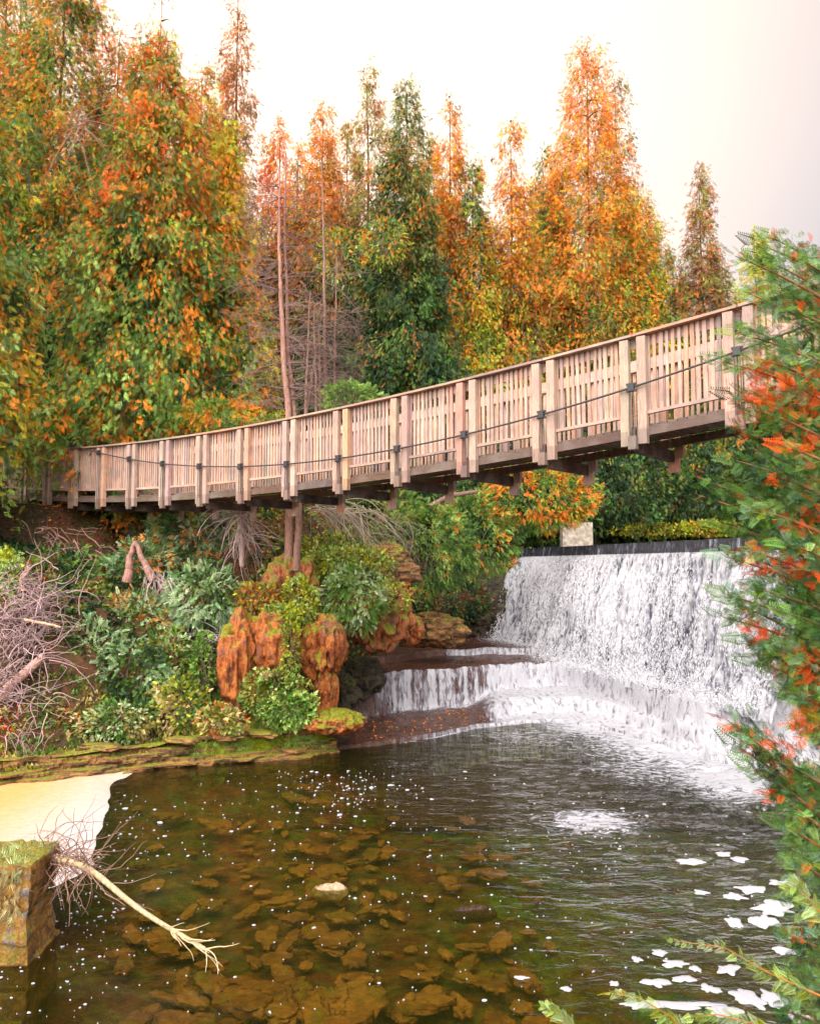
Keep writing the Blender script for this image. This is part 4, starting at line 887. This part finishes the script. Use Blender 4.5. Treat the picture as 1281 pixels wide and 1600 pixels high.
tangle('bare_twigs', 'dry leafless branches fanned out high in the left cedars', 'bare branches', [(118, 190, 22, 20, 24.0)], 34, (.42, .24, .18), 609, (1.0, 2.6), (.008, .02), .18, .06, .04, [(1, -.2, .2), (.6, -.2, -.5), (-.3, -.1, -1)])
def dead_trunk(pts, D, r0, r1, label, name='leafless_cedar', twigs=0, seed=0, col=(.30, .18, .15), tl=(.8, 2.0), D2=None, trange=(0, 1), tcol=(.28, .18, .165), sides=(1, -1), cat='bare tree'):
    D2 = D if D2 is None else D2; P = np.array([PY(x, y, D + (D2 - D) * i / max(1, len(pts) - 1)) for i, (x, y) in enumerate(pts)]); rng = np.random.default_rng(seed)
    t = np.linspace(0, len(P) - 1, 30); Q = np.stack([np.interp(t, range(len(P)), P[:, i]) for i in range(3)], -1); Q[:, :2] += np.cumsum(rng.normal(0, .010, (30, 2)), 0)
    e = empty(name, Q[0], label, cat); m = M(); m.tube(Q, np.linspace(r0, r1, 30), 9, col); m.build('trunk', BARK, e, smooth=True)
    if twigs:
        m = M()
        for i in range(twigs):
            f = rng.uniform(*trange); q_ = Q[int(f * 29)]; sd_ = sides[i % len(sides)]
            dr = np.array([sd_ * rng.uniform(.5, 1), rng.normal(-.2, .5), rng.uniform(-.3, .45)])
            Pp, R = curl(q_, dr, rng.uniform(*tl), rng.uniform(.005, .012), rng, 9, .22, .05, .06); m.tube(Pp, R, 4, np.array(tcol) * rng.uniform(.5, 1.25))
            for _ in range(2):
                k = rng.integers(3, 8); P2, R2 = curl(Pp[k], unit(Pp[k] - Pp[k - 1]) + rng.normal(0, .5, 3), rng.uniform(.3, .8), .006, rng, 6, .25, .08, .08); m.tube(P2, R2, 3, np.array(tcol) * rng.uniform(.5, 1.25))
        m.build('branches', TWIG, e, smooth=True)
    return e
dead_trunk([(451, 890), (450, 790), (449, 650), (440, 560), (437, 450), (436, 340), (434, 265)], 19.6, .115, .025, 'tallest leafless cedar trunk behind the footbridge, full of bare twigs', twigs=190, seed=701, col=(.36, .20, .16), trange=(.38, .95), tl=(.8, 1.9), D2=20.5)
dead_trunk([(463, 892), (466, 790), (462, 650), (450, 520), (448, 380), (449, 240)], 19.5, .095, .02, 'second leafless trunk standing close to the right of the tallest one', twigs=90, seed=702, col=(.30, .17, .14), trange=(.4, .9), D2=20.8)
dead_trunk([(378, 885), (376, 800), (374, 770)], 20.0, .06, .16, 'ragged pinkish stump of roots hanging beneath the footbridge left of the twin trunks', name='hanging_stump', seed=703, col=(.52, .36, .34))
for i, (x0, x1, yt_, lab) in enumerate(((478, 487, 455, 'thin leaning bare stem nearest the twin trunks'), (494, 488, 470, 'thin straight bare stem, second right of the twin trunks'), (500, 497, 500, 'short thin bare stem in the middle of the stem cluster'), (513, 508, 250, 'tall thin bare stem with a reddish base right of the stem cluster'), (519, 524, 400, 'slightly leaning bare stem at the right of the stem cluster'), (478, 508, 480, 'bare stem crossing diagonally behind the others'))):
    dead_trunk([(x0, 655), ((x0 + x1) / 2, 560), (x1, yt_)], 22.5 + .2 * i, .05 if i != 3 else .09, .015, lab, name='leafless_sapling', twigs=42, seed=710 + i, trange=(.15, .98), tl=(.7, 2.2), sides=(1, 1, -1), tcol=(.24, .16, .15))
# snapped fork and fallen trunks on the left bank
dead_trunk([(200, 908), (206, 878), (214, 846)], 20.0, .13, .05, 'left prong of the snapped reddish stump on the bank', name='stump', seed=720, col=(.36, .19, .16), cat='stump')
dead_trunk([(238, 905), (226, 878), (212, 846)], 19.9, .11, .05, 'right drooping prong of the snapped reddish stump', name='stump', seed=721, col=(.34, .19, .16), cat='stump')
dead_trunk([(-10, 1098), (30, 1060), (75, 1025)], 16.8, .13, .09, 'thick pinkish fallen log lying across the root tangle at the left edge', name='fallen_log', seed=722, col=(.5, .3, .27), D2=17.2, cat='log')
dead_trunk([(40, 968), (70, 974), (92, 980)], 17.2, .035, .02, 'short broken yellowish branch sticking out above the fallen log', name='broken_branch', seed=723, col=(.6, .42, .3), cat='branch')
dead_trunk([(38, 925), (38, 900), (50, 884)], 18.4, .08, .06, 'curved bare root stub beside the dark cedar bush', name='root_stub', seed=724, col=(.5, .3, .24), cat='root')
dead_trunk([(672, 792), (700, 775), (742, 768)], 24.5, .10, .06, 'brown leaning branch under the middle of the footbridge', name='leaning_branch', seed=725, col=(.2, .12, .1), cat='branch')
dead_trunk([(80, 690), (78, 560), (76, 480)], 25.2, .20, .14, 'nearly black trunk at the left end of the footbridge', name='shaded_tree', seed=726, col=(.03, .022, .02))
# fallen branch in the foreground pool
A0 = PY(66, 1338, 9.2); A1 = PZ(352, 1512, .06); fb = empty('fallen_branch', A0, 'long pale fallen branch reaching over the water from the masonry corner', 'fallen branch'); rf_ = np.random.default_rng(9)
s = np.linspace(0, 1, 26)[:, None]; Q = A0 * (1 - s) + A1 * s; Q[:, 2] += .13 * np.sin(s[:, 0] * pi) + .05 * np.sin(s[:, 0] * 7); Q[:, 0] += .04 * np.sin(s[:, 0] * 9)
main_end = Q[21]; m = M(); m.tube(Q[:23], np.linspace(.042, .020, 23), 9, (.55, .42, .26)); m.build('stem', BARK, fb, smooth=True)
m = M()
for k in range(13):
    st = Q[rf_.integers(17, 23)]; dr = np.array([.75, -.55, -.12]) + rf_.normal(0, .20, 3); Pp, R = curl(st, dr, rf_.uniform(.25, .62), .009, rf_, 8, .25, .03, .06); Pp[:, 2] = np.maximum(Pp[:, 2], -.05); m.tube(Pp, R, 5, (.58, .45, .28))
m.build('forked_tip', TWIG, fb, smooth=True); m = M()
for k in range(150):
    st = Q[min(10, int(abs(rf_.normal(0, 4))))] + rf_.normal(0, .06, 3); dr = np.array([.5, -.1, .1]) + rf_.normal(0, .8, 3); Pp, R = curl(st, dr, rf_.uniform(.25, .85), .006, rf_, 9, .4, .05, .15); m.tube(Pp, R, 4, np.array((.30, .18, .14)) * rf_.uniform(.5, 1.6))
m.build('twigs', TWIG, fb, smooth=True)

# ------------------------------------------------------------------ grass, moss, ground cover (uncountable)
def scatter_area(name, fn, n, tpl, size, wts, seed, X=(0, -.3, 1), label=None, jit=.5, cscale=.5):
    r = np.random.default_rng(seed); P = fn(r, n); n = len(P); m = M()
    d_ = np.array(X) + r.normal(0, jit, (n, 3)); sprays(m, tpl, P, d_, size * r.uniform(.5, 1.3, n), colour(P, wts, r, cscale, seed), r)
    o = m.build(name, LEAF); return tag(o, label, name.replace('_', ' '), kind='stuff')
def on_ground(px0, px1, py0, py1, Dr, zoff=0, skip=0):
    def f(r, n):
        x = r.uniform(px0, px1, n); D = r.uniform(*Dr, n); X_ = (x - 640) / F * D; k = ~((X_ < -4.6) & (D > 21.6) & (r.random(n) < skip)); X_, D = X_[k], D[k]; z = ground_h(X_, D) + zoff
        return np.stack([X_, D, z], -1)
    return f
def along_shore(s0, s1, x0, x1):
    def f(r, n):
        X_ = r.uniform(x0, x1, n); yb = np.interp(X_, sh[:, 0], sh[:, 1]); s = r.uniform(s0, s1, n); Y_ = yb + s * 1.15
        return np.stack([X_ - s * .3, Y_, ground_h(X_ - s * .3, Y_) + .02], -1)
    return f
scatter_area('grass', along_shore(-.12, 1.3, -4.6, -1.8), 15000, T_GRASS, .24, dict(lt=.4, yg=.6), 801, label='bright green grass hanging to the water below the orange rock')
scatter_area('weeds', along_shore(.1, 1.6, -11, -3.8), 6500, T_ROUND, .11, dict(green=.3, olive=.35, straw=.2, yg=.1, red=.05), 802, label='low weeds and moss on the left ledges')
scatter_area('undergrowth', on_ground(-60, 560, 0, 0, (18.0, 26), skip=.88), 26000, T_ROUND, .15, dict(dark=.3, green=.3, olive=.2, brown=.12, lt=.05, rust=.03), 803, label='ivy and small plants covering the slope of the left bank', X=(0, -.6, .4))
scatter_area('ivy', on_ground(540, 840, 0, 0, (21, 34)), 16000, T_ROUND, .17, dict(dark=.45, green=.35, olive=.15, brown=.05), 804, label='dark ivy covering the bank left of the waterfall', X=(0, -.6, .1))
scatter_area('leaf_litter', on_ground(-100, 900, 0, 0, (22.5, 36)), 22000, T_LEAF, .10, dict(brown=.5, rust=.3, red=.1, orange=.1), 805, label='fallen brown leaves on the forest floor', X=(1, 0, .1))
scatter_area('undergrowth', on_ground(820, 1330, 0, 0, (33.5, 38)), 16000, T_ROUND, .22, dict(dark=.35, green=.3, olive=.25, yg=.1), 806, label='dark low plants on the bank beyond the weir', X=(0, -.6, .5))
def pier_top(r, n): return np.stack([r.uniform(-6, -4.05, n), r.uniform(8.6, 9.3, n), 1.0 - .1 * r.random(n)], -1)
scatter_area('moss', pier_top, 1300, T_GRASS, .15, dict(lt=.3, pale=.3, straw=.5, olive=.3), 807, label='dry grass and moss on top of the masonry corner')
def pier_face(r, n): return np.stack([r.uniform(-5.2, -4.1, n), np.full(n, 8.60), 1.0 - r.random(n) ** 1.5 * .55], -1)
scatter_area('moss', pier_face, 450, T_GRASS, .14, dict(lt=.3, pale=.4, straw=.3), 808, label='pale moss hanging down the face of the masonry corner', X=(0, -.5, -1))
def ledge_leaves(r, n):
    X_ = r.uniform(-1.4, 1.6, n); i = (X_ - cx[0]) / .035; Y_ = np.interp(X_, *L1) + r.uniform(.3, 2.4, n)
    j = ((Y_ - cyy[0]) / .045).astype(int); z = h[np.clip(j, 0, len(cyy) - 1), np.clip(i.astype(int), 0, len(cx) - 1)] + .012
    k = z < .35; return np.stack([X_, Y_, z], -1)[k]
scatter_area('fallen_leaves', ledge_leaves, 150, T_LEAF, .07, dict(orange=.6, rust=.3, yellow=.1), 809, label='orange leaves stuck on the wet brown shelf', X=(1, 0, 0), jit=.4)

# ------------------------------------------------------------------ foreground cedar on the right
fg = empty('foreground_cedar', (4.5, 5.3, 1.0), 'close green cedar with flame orange sprays filling the right edge in front of the bridge', 'tree')
r = np.random.default_rng(77)
FG = [  # branch tip pixel, start row at the right edge, depth
    (1148, 400, 470, 5.4), (1180, 380, 430, 5.6), (1160, 455, 520, 5.2), (1240, 400, 450, 5.5), (1150, 520, 560, 5.0), (1128, 565, 610, 4.9), (1190, 470, 520, 5.3), (1145, 620, 660, 5.0), (1185, 560, 600, 4.8),
    (1140, 670, 720, 5.0), (1180, 640, 690, 4.7), (1088, 745, 840, 5.1), (1095, 775, 850, 5.0), (1150, 720, 770, 4.8), (1130, 820, 870, 5.0), (1160, 790, 830, 4.7), (1200, 740, 780, 4.6), (1132, 870, 920, 5.0),
    (1165, 860, 900, 4.7), (1135, 930, 980, 4.9), (1180, 920, 950, 4.6), (1130, 965, 1010, 5.0), (1165, 1000, 1030, 4.8), (1200, 1010, 1060, 4.6), (1180, 1035, 1080, 4.9), (1225, 1080, 1110, 4.7), (1240, 1130, 1150, 4.7),
    (1135, 1125, 1290, 4.6), (1150, 1165, 1300, 4.6), (1175, 1200, 1310, 4.5), (1205, 1240, 1330, 4.5), (1225, 1290, 1360, 4.4), (1230, 1340, 1400, 4.4), (1228, 1400, 1450, 4.3), (1225, 1460, 1500, 4.2), (1232, 1520, 1560, 4.2), (1225, 1580, 1620, 4.2),
    (1230, 850, 880, 4.5), (1230, 600, 640, 4.5), (1235, 960, 990, 4.5), (1230, 700, 730, 4.5), (1240, 1200, 1260, 4.5), (1215, 540, 580, 4.9), (1220, 480, 510, 5.1)]
mt_, ml = M(), M(); PP, XX, SS_, BB = [], [], [], []
FG = FG + [(tx + r.uniform(12, 45), ty + r.uniform(-25, 25), sy + r.uniform(-20, 20), D + .55) for tx, ty, sy, D in FG if ty < 1350]
for bi, (tx, ty, sy, D) in enumerate(FG):
    tip = PY(tx, ty, D); st = PY(1380, sy + 60, D + .35); s = np.linspace(0, 1, 22)[:, None]; md = (tip + st) / 2 + np.array([0, 0, .10])
    Q = (1 - s) ** 2 * st + 2 * s * (1 - s) * md + s * s * tip; mt_.tube(Q, np.linspace(.022, .003, 22), 6, (.30, .15, .08))
    ax = unit(Q[-1] - Q[-4])
    for j in range(170):
        f = r.random() ** .65; q_ = Q[int(f * 21)]; sd_ = 1 if j % 2 else -1
        lat = np.array([0, r.normal(-.2, .5), sd_ * r.uniform(.2, .8)]); dr = unit(ax * .9 + lat * .8 + r.normal(0, .22, 3)); spread = .16 * (1 - f) + .03
        PP.append(q_ + r.normal(0, spread, 3) * np.array([.5, .9, .8])); XX.append(dr); SS_.append(r.uniform(.06, .125) * (1 - .2 * f)); BB.append(bi)
    PP.append(tip); XX.append(ax); SS_.append(.16); BB.append(bi)
P = np.array(PP); ofs = np.array([[0, 0, 0]]); u_ = P[:, 0] / P[:, 1] * F + 640; 
C_ = colour(P, dict(dark=.10, green=.28, mid=.22, blue=.16, lt=.14, yg=.03, orange=.04, red=.03), r, .30, 5)
n_o = fbm(P / .22, 2, 12); side_ = ss(u_, 1150, 1240) * ss(-P[:, 2], -5.8, -5.3) + .0
om = np.zeros(len(P))
for ex, ey, er in ((1215, 600, 45), (1262, 640, 40), (1185, 575, 22), (1270, 700, 35), (1240, 680, 30), (1220, 470, 18), (1262, 500, 22), (1275, 815, 35), (1222, 880, 34), (1255, 905, 26), (1200, 975, 38), (1235, 985, 34), (1268, 1030, 36), (1190, 985, 22), (1225, 1165, 26), (1245, 1215, 26), (1180, 860, 14), (1275, 1175, 20), (1265, 850, 20)):
    cc = PY(ex, ey, 4.8); om = np.maximum(om, 1 - np.linalg.norm((P - cc) * np.array([1, .35, 1]), axis=1) / (er / F * 4.8 * 1.15))
k = (om + (n_o - .5) * 1.6 + r.normal(0, .08, len(P))) > .43; C_ *= np.array([.55, .68, .72]); C_[k] = np.array([.66, .085, .006]) * np.exp(r.normal(0, .25, (k.sum(), 1)))
sprays(ml, T_NEAR, P, np.array(XX), np.array(SS_), C_, r, .2)
mt_.build('branches', TWIG, fg, smooth=True); ml.build('foliage', LEAF, fg)
tk = M(); hs = np.linspace(0.6, 9, 12); tk.tube(np.stack([4.5 + 0 * hs, 5.3 + 0 * hs, hs], -1), np.linspace(.2, .08, 12), 10, (.25, .16, .12)); tk.build('trunk', BARK, fg, smooth=True)
# lone sprigs over the water in the lower right corner
for i, (pts, lab) in enumerate((([(1290, 1560), (1200, 1520), (1130, 1480), (1052, 1470)], 'longest lime green sprig over the water in the lower right corner'),
                                ([(1100, 1640), (1050, 1590), (1000, 1560), (955, 1552)], 'arched lime green sprig touching the bottom edge'),
                                ([(905, 1640), (890, 1600), (868, 1578), (850, 1572)], 'smallest lime green sprig at the bottom edge'),
                                ([(1250, 1640), (1180, 1600), (1120, 1585), (1085, 1590)], 'lime green sprig beneath the longest one'),
                                ([(1300, 1450), (1260, 1400), (1245, 1380), (1225, 1392)], 'light green drooping sprig low on the right edge'))):
    e = empty('cedar_sprig', PY(*pts[0], 3.9), lab, 'sprig', 'lone cedar sprigs in the lower right corner'); Q0 = np.array([PY(x, y, 3.9) for x, y in pts]); t = np.linspace(0, 3, 24); Q = np.stack([np.interp(t, range(4), Q0[:, k]) for k in range(3)], -1)
    m = M(); m.tube(Q, np.linspace(.005, .0015, 24), 5, (.45, .18, .05)); m.build('stem', TWIG, e, smooth=True)
    PP, XX, SS_ = [], [], []
    for k in range(2, 24):
        ax = unit(Q[k] - Q[k - 1])
        for sd_ in (1, -1):
            PP.append(Q[k]); XX.append(unit(ax + sd_ * np.array([-.2, -.1, .75]) + r.normal(0, .15, 3))); SS_.append(.085 * (1.15 - k / 30))
    PP.append(Q[-1]); XX.append(ax); SS_.append(.07)
    m = M(); sprays(m, T_NEAR, np.array(PP), np.array(XX), np.array(SS_), colour(np.array(PP), dict(lt=.5, yg=.2, pale=.3), r, .2, 3) * .85, r, .1); m.build('leaves', LEAF, e)
